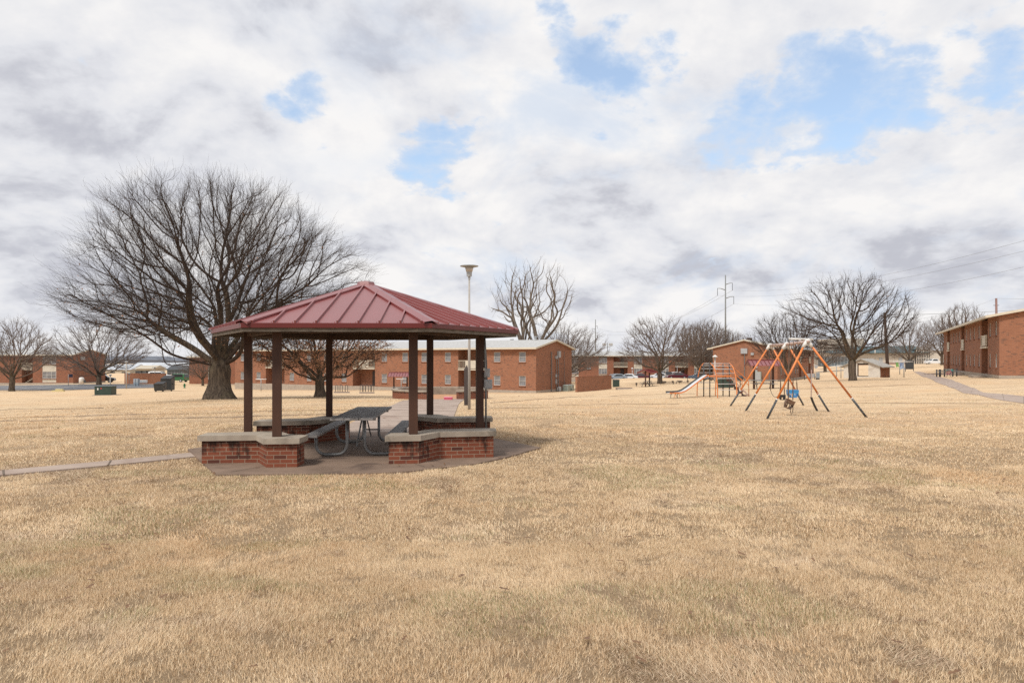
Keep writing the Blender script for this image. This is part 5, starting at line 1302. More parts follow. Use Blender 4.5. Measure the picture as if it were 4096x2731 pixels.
# --- cars
def car_mesh(label, loc, rz, paint, suv=False, truck=False):
    t = thing('parked_car' if not truck else 'pickup_truck', label, 'car' if not truck else 'pickup truck', loc, rz, None if truck else 'cars in the car park')
    L, W_ = (4.6,1.8) if not truck else (5.6,1.95); h0,hb = .32,(.95 if suv or truck else .82); ht = 1.72 if suv or truck else 1.44
    mb = MB()
    if truck: side = [(-2.8,h0),(-2.8,hb),(-2.72,hb+.08),(-.9,hb+.08),(-.75,ht),(.75,ht),(1.25,hb+.12),(2.6,hb-.02),(2.8,hb-.25),(2.8,h0)]
    elif suv: side = [(-2.3,h0),(-2.32,.95),(-2.15,ht-.08),(-1.8,ht),(.35,ht-.02),(1.1,hb+.08),(2.1,hb-.08),(2.28,.7),(2.3,h0)]
    else: side = [(-2.3,h0),(-2.33,.8),(-2.2,.98),(-1.75,1.02),(-1.15,ht-.04),(-.6,ht),(.3,ht-.03),(1.1,.98),(1.95,.84),(2.25,.66),(2.3,h0)]
    def wd(z): return W_/2*(1 if z < hb+.05 else 1-.16*(z-hb)/(ht-hb))
    n = len(side); vs = [(x,-wd(z),z) for x,z in side]+[(x,wd(z),z) for x,z in side]
    fs = [tuple(reversed(range(n))), tuple(range(n,2*n))]+[(i,(i+1)%n,n+(i+1)%n,n+i) for i in range(n)]
    fs = [f[::-1] for f in fs]; mb.add(vs, fs); b_ = mb.build('body', paint, t, bevel=.05)
    top = ht-.12
    x0,x1 = (-.72,.9) if truck else ((-1.95,.75) if suv else (-1.45,.70))
    for s_ in (-1,1):
        mb = MB(); q = [(x0+(.0 if suv else .15)*0,s_*(wd(hb+.12)+.012),hb+.12),(x1+.22,s_*(wd(hb+.12)+.012),hb+.12),(x1-.35,s_*(wd(top)+.012),top),(x0+(.2 if suv else .45),s_*(wd(top)+.012),top)]
        q2 = [(x,y-s_*.03,z) for x,y,z in q]; mb.add(q+q2,[(0,1,2,3),(7,6,5,4),(0,4,5,1),(1,5,6,2),(2,6,7,3),(3,7,4,0)]); mb.build('side_window', m_glass, t)
    for s_,nm_ in ((1,'windscreen'),(-1,'rear_window')):
        if truck: a,b2 = ((1.19,hb+.2),(.80,ht-.08)) if s_>0 else ((-.89,hb+.2),(-.80,ht-.1))
        elif suv: a,b2 = ((1.06,hb+.14),(.42,ht-.06)) if s_>0 else ((-2.30,1.02),(-2.18,ht-.14))
        else: a,b2 = ((1.06,1.02),(.36,ht-.06)) if s_>0 else ((-1.70,1.07),(-1.2,ht-.08))
        mb = MB(); o_ = s_*.03; wa,wb = wd(a[1])-.12,wd(b2[1])-.12
        q = [(a[0]+o_,-wa,a[1]),(a[0]+o_,wa,a[1]),(b2[0]+o_,wb,b2[1]),(b2[0]+o_,-wb,b2[1])]; q2 = [(x-s_*.02,y,z) for x,y,z in q]
        mb.add(q+q2,[(0,1,2,3),(7,6,5,4),(0,4,5,1),(1,5,6,2),(2,6,7,3),(3,7,4,0)]); mb.build(nm_, m_glass, t)
    for x in (-L/2+.85,L/2-.85):
        for s_ in (-1,1):
            mb = MB(); mb.tube([(x,s_*(W_/2-.2),.33),(x,s_*(W_/2+.01),.33)],.33,16); wl = mb.build('wheel', m_rub, t); mb = MB(); mb.tube([(x,s_*(W_/2+.0),.33),(x,s_*(W_/2+.022),.33)],.2,12); mb.build('rim', m_lgrey, wl)
    for s_ in (-1,1):
        B(t,'headlight',m_white,(L/2-.12,s_*.62-.17,.66,L/2+.0,s_*.62+.17,.80)); B(t,'tail_light',pm('tail_red',(.4,.02,.02),None,3,.3),(-L/2-.04,s_*.72-.12,.8,-L/2+.1,s_*.72+.12,.98))
    return t
def paint(n_, c, r_=.25): m = pm(n_, c, tuple(x*.95 for x in c), 2, r_, spec=.6); return m
pw,ps,pr_,pmr,pk,pb_ = paint('white_paintwork',(.70,.71,.72)),paint('silver_paintwork',(.34,.38,.42)),paint('red_paintwork',(.26,.02,.03)),paint('maroon_paintwork',(.11,.02,.03)),paint('black_paintwork',(.012,.013,.016)),paint('blue_grey_paintwork',(.09,.12,.16))
X5 = lambda x: 2250+x*.28698
for (xc,d,rz,pt_,suv,lab) in ((700,156,160,ps,False,'silver blue car behind the silver one at the screen wall end of the car park'),(742,148,200,ps,False,'silver car nearest the low brick screen wall'),(905,149,165,pw,False,'white car in front of the red one in the car park'),
        (925,157,175,pr_,False,'bright red car behind the white one in the car park'),(1060,150,170,pmr,False,'dark maroon car right of the white and red cars'),(1335,150,172,pw,False,'low white car just left of the bare tree trunk'),
        (1470,154,30,pk,True,'black off roader right of the bare tree trunk'),(1605,156,20,pw,True,'white estate car right of the black off roader'),(1590,148,185,pmr,False,'maroon car low in front of the white estate car'),(1880,152,170,pb_,False,'blue grey car at the right end of the car park')):
    p = at(X5(xc),1500,d); car_mesh(lab,(p.x,p.y,gg(p.x,p.y)+.06),R(rz),pt_,suv)
p = at(3738,1455,215); car_mesh('white pickup truck parked in front of the hall entrance wing',(p.x,p.y,at(3738,1456.5,215).z),R(172),pw,True,True)
# --- geese
m_gb = pm('goose_brown', (.13,.095,.07), (.08,.06,.045), 12, .8)
m_gn = pm('goose_neck_black', (.02,.018,.018), None, 5, .7)
def goose(label, px, py, d, rz, up):
    t = T('goose',label,'goose',px,py,d,rz,'geese grazing on the lawn')
    mb = MB(); mb.tube([(-.40,0,.40),(-.30,0,.37),(-.15,0,.34),(.05,0,.33),(.2,0,.37),(.28,0,.42)],[.02,.08,.135,.145,.11,.05],10)
    nk = [(.22,0,.38),(.30,0,.55),(.31,0,.74),(.33,0,.83),(.40,0,.84),(.48,0,.81)] if up else [(.22,0,.38),(.34,0,.44),(.42,0,.30),(.45,0,.14),(.49,0,.07),(.55,0,.03)]
    mb.mi = 1; mb.tube(nk,[.06,.035,.03,.04,.045,.012],8)
    for s_ in (-1,1): mb.tube([(0,s_*.06,.25),(.02,s_*.06,.0),(.08,s_*.06,.0)],.014,5)
    o = mb.build('body', [m_gb,m_gn], t, smooth=True)
for (px,py,rz,up,lab) in ((2545.5,1532,260,0,'grazing goose furthest left, near the small picnic shelter'),(2656,1533,200,0,'goose just right of the bare tree trunk'),(2691,1534,270,0,'goose seen from behind, second to the right of the trunk'),
        (2719,1532,185,0,'broad goose grazing side on between the trunk and the slide'),(2751,1527,80,1,'goose standing with its neck stretched up'),(2791,1531,10,0,'goose grazing behind the middle of the slide'),(2818,1521,170,0,'goose behind the left arch of the climbing frame'),(2845,1521,0,0,'goose near the white capped lamp')):
    goose(lab,px,py,91 if py>1525 else 100,R(rz),up)
# --- things round the end on block
t = T('litter_bin','dark green litter bin between the screen wall and the picnic shelter','litter bin',2464,1533,93); B(t,'bin',m_green,(-.42,-.4,0,.42,.4,.9),bevel=.04); B(t,'lid',m_dgrey,(-.45,-.43,.905,.45,.43,.98),bevel=.03)
t = T('concrete_pad_slab','low pale concrete pad with brown rim on the lawn by the picnic shelter','concrete pad',2500,1549,84); B(t,'pad',m_found,(-1.0,-.7,-.05,1.0,.7,.10)); B(t,'rim',m_bstep,(-1.02,.72,-.05,1.02,.80,.16))
t = T('transformer','large green utility box behind the climbing frame','utility box',2902,1545,62,R(4)); B(t,'pad',m_found,(-.8,-.5,-.1,.8,.5,.05)); B(t,'cabinet',m_green,(-.60,-.4,.05,.60,.4,.84),bevel=.03); B(t,'lid',m_green,(-.62,-.42,.842,.62,.42,.90),bevel=.02)
t = T('barrel_grill','dark barrel grill on a post beside the steps of the climbing frame','grill',2961,1522,58); mb = MB(); mb.tube([(-.2,0,.85),(.2,0,.85)],.2,12); mb.build('barrel',m_dgrey,t); TB(t,'post',m_dgrey,[(0,0,-.05),(0,0,.7)],.04)
def hat_lamp(label, px, d, yt, yb, s_=1):
    t = T('lamp_post',label,'lamp post',px,yb,d); gz_ = t.location.z; h = at(px,yt,d).z-gz_
    TB(t,'pole',m_white,[(0,0,-.1),(0,0,h-.75*s_)],.06*s_); mb = MB(); mb.lathe([(.10*s_,h-.78*s_),(.17*s_,h-.3*s_),(.15*s_,h-.28*s_)],10); mb.build('lantern',m_lgrey,t)
    mb = MB(); mb.lathe([(.40*s_,h-.30*s_),(.40*s_,h-.27*s_),(.08*s_,h-.04*s_),(.03*s_,h)],14); mb.build('lamp_hood',m_white,t)
hat_lamp('white lamp post with conical cap in front of the end on block gable',2860,98,1419,1524)
hat_lamp('small white capped lamp by the entrance of the far block',2529,150,1470,1508,.7)
hat_lamp('plain white lamp post standing right of the bare tree trunk by the cars',2661,139,1440,1508,.6)
hat_lamp('short white lamp in front of the dark entrance of the far block',2709,150,1464,1500,.6)
t = T('notice_board','grey message board on dark legs beyond the swing set','notice board',3240,1511,112); B(t,'board',m_lgrey,(-.80,-.04,.40,.75,.04,1.0))
for x in (-.85,.05,.8): B(t,'leg',m_blk,(x-.05,-.05,-.1,x+.03,.05,1.02))
t = T('utility_cabinet','pale grey utility cabinet with dark base right of the swing set','cabinet',3271,1513,100); B(t,'cabinet',m_lgrey,(-.22,-.2,.25,.22,.2,1.05),bevel=.02); B(t,'base',m_dgrey,(-.2,-.18,-.05,.2,.18,.247)); B(t,'door',m_mail,(-.18,-.212,.35,.18,-.202,1.0))
t = T('sign_post','round pale sign on a thin pole beside the grey cabinet','sign',3264,1508,112); TB(t,'pole',m_signg,[(0,0,-.1),(0,0,2.3)],.03); mb = MB(); mb.tube([(0,-.05,2.05),(0,-.035,2.05)],.3,16); mb.build('sign_panel',m_lgrey,t)
# --- clotheslines
def tpost(label, px, py, d, w_, h_, rz=0):
    t = T('clothesline_post',label,'clothesline post',px,py,d,rz,'T shaped clothesline posts')
    TB(t,'post',m_signg,[(0,0,-.15),(0,0,h_)],.055); TB(t,'crossbar',m_white,[(-w_/2,0,h_+.02),(w_/2,0,h_+.02)],.05,6); return t
ta = tpost('near grey clothesline post with pale bar holding the washing',3616,1510,81,2.08,1.85); tb = tpost('rear clothesline post half hidden behind the washing',3599,1490,96,1.95,1.75)
tpost('first clothesline post left of the storm shelter',3346,1505,88,1.3,1.55); tpost('middle clothesline post left of the storm shelter',3364,1508,92,1.2,1.7); tpost('clothesline post nearest the storm shelter',3379,1502,98,1.3,1.65)
tpost('clothesline post in front of the central block, left one',1044,1568,90,1.4,1.55); tpost('clothesline post behind the round planter',1605,1568,88,1.3,1.5)
def washing(label, cat, px, py, d, w_, h_, m_, rz, skew):
    p = at(px,py,d); t = thing(cat, label, cat, p, rz)
    mb = MB(); n_ = 10; V = []
    for side in (0,1):
        for i in range(n_+1):
            for j in range(7):
                u,v = i/n_,j/6; x = (u-.5)*w_*(1-.35*v*skew)+skew*.35*v*w_; z = -v*h_*(1-.3*skew*math.sin(u*3.1)); y = .07*math.sin(u*9+v*2)*(.3+v)+side*.015; V.append((x,y,z))
    f = []; o_ = (n_+1)*7
    for i in range(n_):
        for j in range(6): a = i*7+j; f.append((a,a+1,a+8,a+7)); f.append((o_+a,o_+a+7,o_+a+8,o_+a+1))
    mb.add(V,f); mb.build('cloth', m_, t, smooth=True)
washing('bright green towel pegged at one corner of the line','towel',3588,1449,86,.42,.65,pm('green_cloth',(.22,.42,.14),(.18,.36,.12),6,.8),.3,.9)
washing('pale blue cloth with darker patches hanging on the line','blanket',3608,1450,84,.62,.85,pm('blue_cloth',(.40,.50,.66),(.14,.20,.34),5,.8,lo=.45,hi=.6),.2,.5)
for k in range(3):
    a = ta.location+Vector((-1.0+k*.9,0,1.87)); b_ = tb.location+Vector((-.9+k*.8,0,1.77)); m_ = (a+b_)/2-Vector((0,0,.12)); mb = MB(); mb.tube([a,m_,b_],.008,4); o = mb.build('clothesline',m_white); tag(o,('left','middle','right')[k]+' line stretched between the two washing posts','line','washing lines')
# --- storm shelter
p = at(3300+1035/4.704,1380+598/4.704,78.5); rz = R(-46); wS,dS = 4.0,3.4
c0 = Vector((p.x,p.y,0))-Vector((math.cos(rz),math.sin(rz),0))*wS; zs_ = gg(p.x,p.y)
ss = thing('storm_shelter','low white gabled storm shelter with brick sides and an open doorway','shelter',(c0.x,c0.y,zs_),rz)
m_cream = pm('cream_wall_paint', (.60,.56,.50), (.52,.48,.43), 2, .8, stain=(.45,.40,.34))
for y_ in (0,dS-.15):
    mb = MB()
    xa,xb,zt = (1.55,2.75,1.62) if y_ == 0 else (.35,3.7,1.42); zl = 1.32; pk_ = 2.02
    for yy,fl in ((y_,0),(y_+.15,1)):
        ps_ = [[(0,yy,-.6),(xa,yy,-.6),(xa,yy,zt),(0,yy,zl)],[(xb,yy,-.6),(wS,yy,-.6),(wS,yy,zl),(xb,yy,zt)],[(0,yy,zl),(xa,yy,zt),(xb,yy,zt),(wS,yy,zl),(wS/2,yy,pk_)],[(xa,yy,-.6),(xb,yy,-.6),(xb,yy,.08),(xa,yy,.08)]]
        for q in ps_: mb.poly(q if not fl else q[::-1])
    for x in (xa,xb): mb.quad((x,y_,.08),(x,y_+.15,.08),(x,y_+.15,zt),(x,y_,zt))
    mb.quad((xa,y_,zt),(xb,y_,zt),(xb,y_+.15,zt),(xa,y_+.15,zt)); mb.quad((xa,y_,.08),(xb,y_,.08),(xb,y_+.15,.08),(xa,y_+.15,.08)); mb.build('end_wall', m_cream, ss)
for x in (0.0,wS-.14): B(ss,'side_wall',m_bb,(x,.155,-.6,x+.14,dS-.155,1.32))
B(ss,'door_jamb',m_dwood,(1.553,-.02,.083,1.64,.13,1.617))
for s_ in (-1,1):
    mb = MB(); x_e = -.45 if s_<0 else wS+.45; mb.beam((x_e,dS/2,1.15),(wS/2,dS/2,2.12),dS+.5,.10,(0,0,1)); mb.build('roof', pm('weathered_roof_board',(.42,.40,.36),(.24,.22,.20),4,.9), ss)
# --- black message board near the washing
t = T('message_board','black arched message board on two legs beside the walkway','message board',3638,1483.5,112,R(-20)); 
mb = MB(); mb.box(-.52,-.05,.35,.52,.05,1.75); mb.prism([(-.3,-.05),(.3,-.05),(.3,.05),(-.3,.05)],1.752,1.92); mb.build('board', m_blk, t)
for s_ in (-1,1): B(t,'leg',m_blk,(s_*.58-.045,-.06,-.1,s_*.58+.045,.06,1.85))
B(t,'display_panel',m_dgrey,(-.45,-.058,.5,.45,-.052,1.6))
# --- bollards, bicycle
for (px,lab) in ((3747,'left'),(3760,'thicker second'),(3778,'third'),(3811.5,'fourth'),(3827,'right')):
    t = T('bollard',{'left':'black bollard furthest from the right block','thicker second':'thick black bollard with a round cap, second from the walkway','third':'black bollard just left of the small bicycle','fourth':'black bollard just right of the small bicycle','right':'black bollard nearest the right block wall'}[lab],'bollard',px,1495,74,0,'black bollards by the right block')
    r_ = .07 if 'thick' not in lab else .11; TB(t,'shaft',m_blk,[(0,0,-.1),(0,0,.78)],r_); mb = MB(); mb.lathe([(r_*1.15,.74),(r_*1.15,.80),(.02,.83)],10); mb.build('cap',m_blk,t)
bk = T('bicycle','small pink and teal child bicycle leaning between the bollards','bicycle',3795,1497,72.5,R(20)); m_pk = pm('pink_frame',(.55,.10,.18)); m_teal = pm('teal_paint',(.08,.33,.33))
for x in (-.42,.42):
    mb = MB(); mb.tube([(x+.25*math.cos(R(a)),0,.25+.25*math.sin(R(a))) for a in range(0,361,20)],.022,6); wl = mb.build('wheel',m_rub,bk); mb = MB()
    for a in range(0,180,30): mb.tube([(x-.24*math.cos(R(a)),0,.25-.24*math.sin(R(a))),(x+.24*math.cos(R(a)),0,.25+.24*math.sin(R(a)))],.004,4)
    mb.build('spokes',m_lgrey,wl)
mb = MB()
for a,b_ in (((-.42,0,.25),(-.05,0,.25)),((-.05,0,.25),(-.18,0,.60)),((-.18,0,.60),(.28,0,.62)),((-.05,0,.25),(.30,0,.58)),((-.42,0,.25),(-.18,0,.58)),((.42,0,.25),(.28,0,.78))): mb.tube([a,b_],.018,6)
mb.build('frame',m_pk,bk); B(bk,'saddle',m_teal,(-.30,-.06,.66,-.08,.06,.71)); TB(bk,'handlebar',m_lgrey,[(.22,-.22,.86),(.27,0,.78),(.22,.22,.86)],.014); B(bk,'basket',m_teal,(.36,-.12,.6,.55,.12,.8))
pa = [on_ground(*a) for a in ((3700,1500),(3790,1500),(3850,1503))]; pb2 = [on_ground(*a) for a in ((3690,1494),(3775,1492.5),(3830,1493))]
drape('bike_pad', pa, pb2, .02, m_conc, 'small concrete pad around the bollards', step=1)
# --- bike racks by the central block (each hoop a thing)
hp = None
for gi,(xs_,yb) in enumerate((((1014,1042,1075),1569),((1170,1185,1203,1222,1237),1571))):
    for k,x in enumerate(xs_):
        px = 700+x*.638; p = at(px,yb,84-gi*1.5); z = gg(p.x,p.y)
        lab = ('hoop of the left bike rack, ' if gi==0 else 'hoop of the right bike rack, ')+(('first from the left','second from the left','third from the left','fourth from the left','fifth from the left')[k])
        if hp is None:
            hp = thing('bike_rack','black steel '+lab,'bike rack',(p.x,p.y,z),R(-28)+ (0 if gi==0 else .9),'bike rack hoops by the central block'); w_=.19
            mb = MB(); mb.tube([(-w_,0,-.05),(-w_,0,.62)]+[(w_*-math.cos(R(a)),0,.62+w_*math.sin(R(a))) for a in range(20,180,20)]+[(w_,0,.62),(w_,0,-.05)],.032,8); mb.build('hoop',m_blk,hp,smooth=True)
            for s_ in (-1,1): 
                mb = MB(); mb.lathe([(.07,0),(.07,.02)],8,(s_*w_,0,0)); mb.build('base_flange',m_blk,hp)
        else: dup(hp,(p.x,p.y,z),R(-28)+(0 if gi==0 else 1.0),'black steel '+lab)
for (xa_,xb_,yy) in ((995,1095,738),(1155,1250,741)):
    a_ = [on_ground(700+x*.638,1100+(yy+1)*.638) for x in (xa_,xb_)]; b2 = [on_ground(700+x*.638,1100+(yy-7)*.638) for x in (xa_,xb_)]
    drape('bike_pad', a_, b2, .015, m_conc, 'narrow concrete strip under the bike rack', step=1)
# --- poles and wires
m_tp = pm('weathered_steel_pole', (.20,.21,.21), (.16,.17,.17), 1, .6)
m_wp = pm('creosoted_wood_pole', (.085,.055,.042), (.05,.034,.027), 3, .9, stretch=(1,1,.1))
def trans_pole(label, px, ytop, d, arms, r_=.45):
    p = at(px,1433,d); zg = gg(p.x,p.y); t = thing('transmission_pole',label,'power pole',(p.x,p.y,zg),0,'steel transmission poles'); h = at(px,ytop,d).z-zg
    TB(t,'pole',m_tp,[(0,0,-1),(0,0,h)],[r_,r_*.5],10); ends = []
    for (ax_,ay_,il) in arms:
        q = at(ax_,ay_,d)-Vector((p.x,p.y,zg)); mb = MB(); mb.tube([(0,0,q.z-abs(q.x)*.22),(q.x*.6,0,q.z-.1),(q.x,0,q.z)],[.22,.14,.1],6); a_ = mb.build('arm',m_tp,t)
        e = q-Vector((0,0,il)); TB(t,'insulator',m_dgrey,[q,e],.10,6,par=a_); ends.append(Vector((p.x,p.y,zg))+e)
    return ends
pxq = lambda x: 2250+x*.7849; pyq = lambda y: 1000+y*.7849
EB = trans_pole('tall steel transmission pole rising behind the end on block',2902,1100,300,[(pxq(790),pyq(195),3.2),(pxq(866),pyq(168),3.2),(pxq(873),pyq(237),3.2)])
EA = trans_pole('steel transmission pole further off, left of the round crowned tree',2382,1278,560,[(pxq(153),pyq(400),2.2),(pxq(178),pyq(386),2.2),(pxq(179),pyq(437),2.2)],.6)
EC = trans_pole('faintest steel transmission pole above the central block corner',2272,1305,700,[(2268,1318,2),(2277,1330,2)],.55)
def wire(label, a, b_, sag, r_=.03):
    mb = MB(); n_ = 14; mb.tube([a.lerp(b_,i/n_)-Vector((0,0,sag*4*(i/n_)*(1-i/n_))) for i in range(n_+1)], r_, 4); o = mb.build('power_line', m_tp); tag(o,label,'power line','overhead power lines')
wire('topmost cable running right from the tall transmission pole',EB[1],at(4300,905,130),4,.028); wire('second cable running right from the tall transmission pole',EB[0],at(4330,945,128),4,.028); wire('lowest cable running right from the tall transmission pole',EB[2],at(4380,1000,128),4,.028)
wire('upper cable between the two steel transmission poles',EB[0],EA[0],9,.045); wire('middle cable between the two steel transmission poles',EB[1],EA[1],9,.045); wire('lower cable between the two steel transmission poles',EB[2],EA[2],9,.045)
t = T('utility_pole','dark leaning wooden utility pole behind the storm shelter','utility pole',3553,1491,88); q = at(3538,1250,88)-t.location; TB(t,'pole',m_wp,[(0,0,-.3),q],[.22,.15],10)
mb = MB(); mb.box(q.x-.5,-.06,q.z-.55,q.x+.5,.06,q.z-.43); mb.build('crossarm',m_wp,t); qa = t.location+q
p = at(3989,1245,122); t = thing('utility_pole','reddish utility pole top showing above the right block roof','utility pole',(p.x,p.y,gg(p.x,p.y)),0); q2 = at(3985,1193,122)-t.location; TB(t,'pole',pm('reddish_pole',(.26,.14,.12),(.2,.11,.09)),[(0,0,-.3),q2],[.22,.17],10); B(t,'crossarm',m_wp,(q2.x-.5,-.04,q2.z-1.3,q2.x+.5,.04,q2.z-1.22)); qb = t.location+q2
wire('thick cable from the leaning wooden pole past the right block roof',qa+Vector((0,0,-.3)),at(4400,1210,100),.4,.03); wire('cable meeting the reddish pole top above the right block',qa+Vector((0,0,-1.2)),qb,.8,.015); wire('cable leaving the reddish pole top towards the right edge',qb,at(4400,1183,125),.3,.02)
p = at(2430,1400,420); t = thing('floodlight_mast','distant twin headed sports floodlight mast','floodlight',(p.x,p.y,gg(p.x,p.y))); hq = at(2437,1371,420).z-t.location.z; TB(t,'mast',m_tp,[(0,0,0),(0,0,hq)],.25,6)
for dx in (-2.0,2.0):
    B(t,'lamp_bank',m_lgrey,(dx-1.2,-.2,hq-1.8,dx+1.2,.2,hq-.2))
# --- modern hall at the right
m_teal2 = pm('teal_standing_seam', (.055,.10,.105), (.045,.085,.09), 1, .5)
m_hall = pm('cream_hall_wall', (.55,.50,.43), (.50,.45,.39), .3, .8)
D7 = 228.0; h0 = at(3330,1457,D7); X7 = lambda px: (px-CX)/F*D7-h0.x; Z7 = lambda py: at(0,py,D7).z-h0.z
hall = thing('sports_hall','cream modern hall with teal roof and tall glazed entrance','building',h0,0)
mb = MB(); mb.box(0,0,-1,X7(3660),30,Z7(1412)); mb.build('wall', m_hall, hall)
mb = MB(); mb.box(.0,-.06,-.5,X7(3655),-.003,Z7(1449)); mb.build('base_course', pm('pinkish_base',(.36,.25,.21),None,2,.8), hall)
mb = MB(); xa,xb = X7(3400),X7(3716); mb.add([(xa,-1.5,Z7(1411)),(xb,-1.5,Z7(1409)),(xb,9,Z7(1380)),(xa,9,Z7(1386)),(xa,-1.5,Z7(1413)),(xb,-1.5,Z7(1411)),(xb,14,Z7(1411)),(xa,14,Z7(1411))],[(0,1,2,3),(4,7,6,5),(0,4,5,1),(1,5,6,2),(2,6,7,3),(3,7,4,0)]); mb.build('roof', m_teal2, hall)
mb = MB(); mb.add([(X7(3320),-.8,Z7(1414)),(X7(3400)-.02,-.8,Z7(1412)),(X7(3400)-.02,9,Z7(1398)),(X7(3320),9,Z7(1404))],[(0,1,2,3)]); mb.add([(X7(3320),-.8,Z7(1415)),(X7(3400)-.02,-.8,Z7(1413)),(X7(3400)-.02,-.8,Z7(1412)),(X7(3320),-.8,Z7(1414))],[(0,1,2,3)]); mb.build('roof', m_teal2, hall)
mb = MB(); mb.box(X7(3430),14.1,Z7(1411),X7(3545),30,Z7(1349)); mb.build('upper_wall', m_hall, hall)
B(hall,'downpipe',m_white,(X7(3490)-.12,-1.7,Z7(1412),X7(3490)+.12,-1.52,Z7(1384)))
gx0,gx1 = X7(3660),X7(3714)
B(hall,'entrance_glazing',m_glass,(gx0,-.8,-.1,gx1,3,Z7(1396)))
mb = MB()
for i in range(9): x = gx0+(gx1-gx0)*i/8; mb.box(x-.09,-.95,-.1,x+.09,-.803,Z7(1390)+(2.0*i/8)*.5)
for y_ in (1404,1418,1431,1444): mb.box(gx0+.1,-.93,Z7(y_)-.07,gx1-.1,-.806,Z7(y_)+.07)
mb.build('glazing_frame', m_hall, hall)
B(hall,'entrance_door',m_white,(X7(3692),-1.05,-.1,X7(3709),-.955,Z7(1433))); B(hall,'door_glass',m_glass,(X7(3695),-1.1,.1,X7(3699),-1.052,Z7(1435))); B(hall,'door_glass',m_glass,(X7(3702),-1.1,.1,X7(3706),-1.052,Z7(1435)))
mb = MB(); xa,xb = gx1+.05,X7(3830); mb.add([(xa,1,-1),(xb,1,-1),(xb,25,-1),(xa,25,-1),(xa,1,Z7(1399)),(xb,1,Z7(1405)),(xb,25,Z7(1405)),(xa,25,Z7(1399))],[(0,3,2,1),(4,5,6,7),(0,1,5,4),(1,2,6,5),(2,3,7,6),(3,0,4,7)]); mb.build('wing_wall', m_hall, hall)
for px in (3523,3602): B(hall,'side_door',m_lgrey,(X7(px)-.6,-.1,-.1,X7(px)+.6,-.062,2.2))
# fence in front of the hall's left end
m_slat = pm('blue_grey_fence_screen', (.13,.16,.18), (.10,.125,.14), 1, .7)
f0 = at(3272,1460,196); ft = thing('fence','blue grey screened fence with pale posts left of the hall','fence',(f0.x,f0.y,at(0,1461,196).z)); LF = (3402-3272)/F*196
B(ft,'screen',m_slat,(0,0,-.3,LF,.06,2.5))
for i in range(11): B(ft,'post',m_lgrey,(i*LF/10-.05,-.08,-.3,i*LF/10+.05,-.003,2.6))
# pale path strips beyond (right background)
for (a_,b2,nm_) in ((((3270,1489),(3340,1485),(3420,1477)),((3270,1486.5),(3340,1482.5),(3420,1474.5)),'pale footpath crossing the far lawn left of the storm shelter'),(((3270,1478),(3310,1476),(3350,1475)),((3270,1476.5),(3310,1474.7),(3350,1473.5)),'thin far path above the other one')):
    try: drape('footpath',[on_ground(*q) for q in a_],[on_ground(*q) for q in b2],.05,m_kerbc,nm_,step=3)
    except Exception as e: print('path skip',e)
# --- left background sheds, fences, vehicles
m_metalw = pm('pale_metal_roof', (.55,.58,.62), (.48,.51,.55), .3, .5)
m_beige = pm('beige_cladding', (.48,.42,.33), (.42,.37,.29), .5, .8)
def shed(label, px0, px1, ytop, yeave, ybot, d, mr, mw, depth=18):
    a = at(px0,ybot,d); t = thing('warehouse',label,'building',a,0); L_ = (px1-px0)/F*d; he = at(0,yeave,d).z-a.z; hr = at(0,ytop,d).z-a.z
    mb = MB(); mb.box(0,0,-2,L_,depth,he); mb.build('wall', mw, t)
    mb = MB(); mb.add([(-.5,-.6,he-.05),(L_+.5,-.6,he-.05),(L_+.5,depth/2,hr+.4),(-.5,depth/2,hr+.4),(L_+.5,depth+.6,he),(-.5,depth+.6,he)],[(0,1,2,3),(3,2,4,5),(0,3,5),(1,4,2),(0,5,4,1)]); mb.build('roof', mr, t)
    n_ = 3
    for i in range(n_): B(t,'door',m_dgrey,(L_*(i+.5)/n_-1.2,-.08,0,L_*(i+.5)/n_+1.2,-.003,min(3,he*.7)))
    return t
shed('long pale roofed warehouse far beyond the parking area',520,775,1453,1473,1500,420,m_metalw,m_beige)
shed('beige warehouse with cream roof left of the long pale one',380,520,1460,1478,1508,330,m_metalw,m_beige)
shed('low dark grey shed beside the fence beyond the dumpsters',668,757,1466,1478,1502,260,m_dgrey,m_slat,10)
shed('small cream shed behind the low screen wall',545,610,1466,1474,1504,230,m_beige,m_beige,8)
f0 = at(560,1515,150); ft = thing('fence','chain link fence with tall posts beyond the low screen wall','fence',(f0.x,f0.y,gg(f0.x,f0.y))); LF = (760-560)/F*150
for i in range(9): B(ft,'post',m_signg,(i*LF/8-.03,-.03,-.1,i*LF/8+.03,.03,3.2 if i in (2,4) else 1.9))
B(ft,'top_rail',m_signg,(0,-.02,1.84,LF,.02,1.89)); B(ft,'mid_rail',m_signg,(0,-.02,.9,LF,.02,.94))
m_gv = paint('green_paintwork',(.04,.13,.06))
p = at(708,1520,142); car_mesh('green topped car parked behind the fence right of the dumpsters',(p.x,p.y,gg(p.x,p.y)),R(170),m_gv,True)
p = at(408,1520,135); car_mesh('dark off roader behind the bare tree beyond the parking area',(p.x,p.y,gg(p.x,p.y)),R(20),pk,True)
p = at(640,1512,150); car_mesh('white van like car whose roof shows over the low screen wall',(p.x,p.y,gg(p.x,p.y)+.4),R(5),pw,True)
t = T('storage_tank','white storage tank by the side of the far left block','tank',326,1533,119); mb = MB(); mb.lathe([(.4,0),(.4,1.0),(.3,1.15),(.1,1.2)],12); mb.build('tank',m_white,t,smooth=True); B(t,'valve',m_dgrey,(.45,-.1,.3,.7,.1,.7))
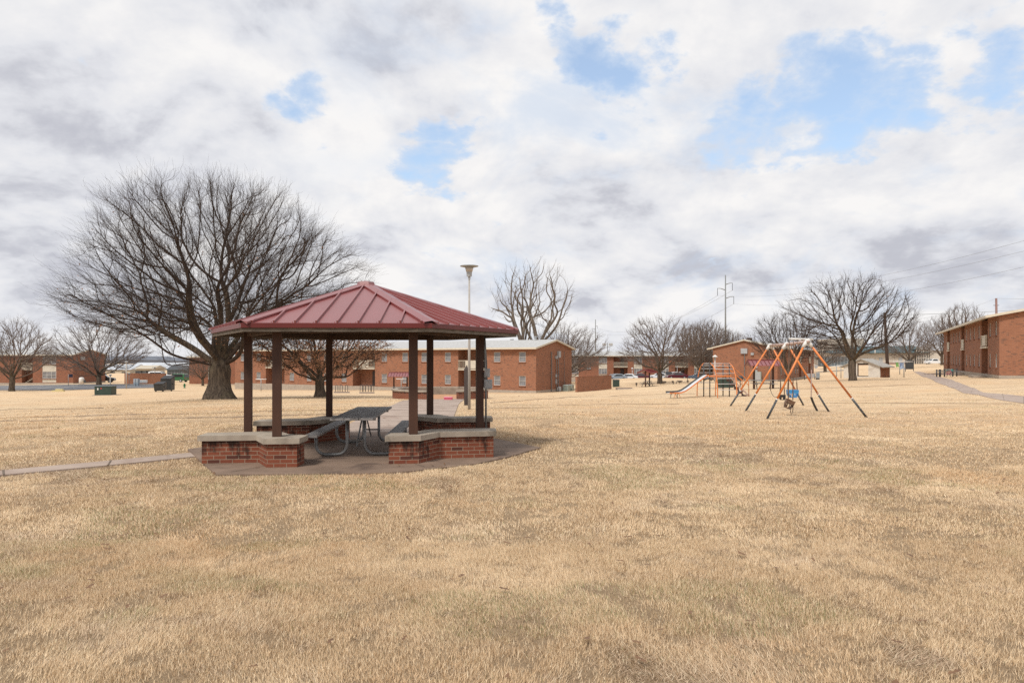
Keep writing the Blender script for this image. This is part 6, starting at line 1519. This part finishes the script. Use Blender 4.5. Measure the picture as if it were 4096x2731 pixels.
# --- hills and distant woods
mb = MB(); m_hill = pm('haze_tinted_hills', (.16,.175,.21), (.13,.145,.175), .01, 1)  # distance haze is put into the blue-grey base colour
V = []; n_ = 220
for k in range(n_+1):
    a = R(-70+140*k/n_); r0 = 1300; hgt = 6+3*math.sin(a*9)+2*math.sin(a*23+1)+1.2*math.sin(a*61)+random.uniform(-.8,.8)
    V += [(r0*math.sin(a),r0*math.cos(a),-25),(r0*math.sin(a),r0*math.cos(a),-7+hgt*.6),((r0+250)*math.sin(a),(r0+250)*math.cos(a),-7+hgt*1.25),((r0+900)*math.sin(a),(r0+900)*math.cos(a),-12)]
fs = []
for k in range(n_):
    for j in range(3): a = k*4+j; fs.append((a,a+4,a+5,a+1))
mb.add(V,fs); o = mb.build('hills', m_hill); tag(o,'low wooded hills along the horizon',None,None,'structure')
# ragged dirt lines worn across the lawn
m_dirt = pm('dirt_line', (.20,.13,.085), (.30,.21,.13), 3, .95, bmp=.3)
rl = random.Random(4)
for li,(pts,w_) in enumerate(((((0,1686),(250,1683),(600,1676),(960,1669),(1180,1662),(1420,1652)),.26),(((0,1674),(300,1668),(760,1658),(1200,1643),(1500,1637)),.20),(((1960,1612),(2250,1590),(2500,1580),(2800,1577)),.16),
        (((2230,1622),(2500,1617),(2750,1615)),.16),(((3300,1553),(3550,1543),(3740,1537)),.22),(((3300,1612),(3700,1613),(4096,1617)),.12),(((0,1640),(140,1636),(420,1633)),.24),(((1960,1636),(2240,1632)),.12),(((2760,1553),(3000,1557),(3300,1556)),.16))):
    P0 = [Vector(on_ground(*q)) for q in pts]
    Lf,Rt = [],[]
    for a,b_ in zip(P0[:-1],P0[1:]):
        n_ = max(2,int((b_-a).length/.35)); d = (b_-a).normalized(); nn = Vector((-d.y,d.x))
        for k in range(n_):
            c = a.lerp(b_,k/n_)+nn*rl.gauss(0,.035); ww = w_*max(.08,rl.gauss(.55,.35)); Lf.append(tuple(c+nn*ww)); Rt.append(tuple(c-nn*ww*max(.2,rl.gauss(.8,.4))))
    drape('dirt_line', Lf, Rt, .012, m_dirt, 'ragged bare dirt line worn across the lawn', step=5, thick=0)
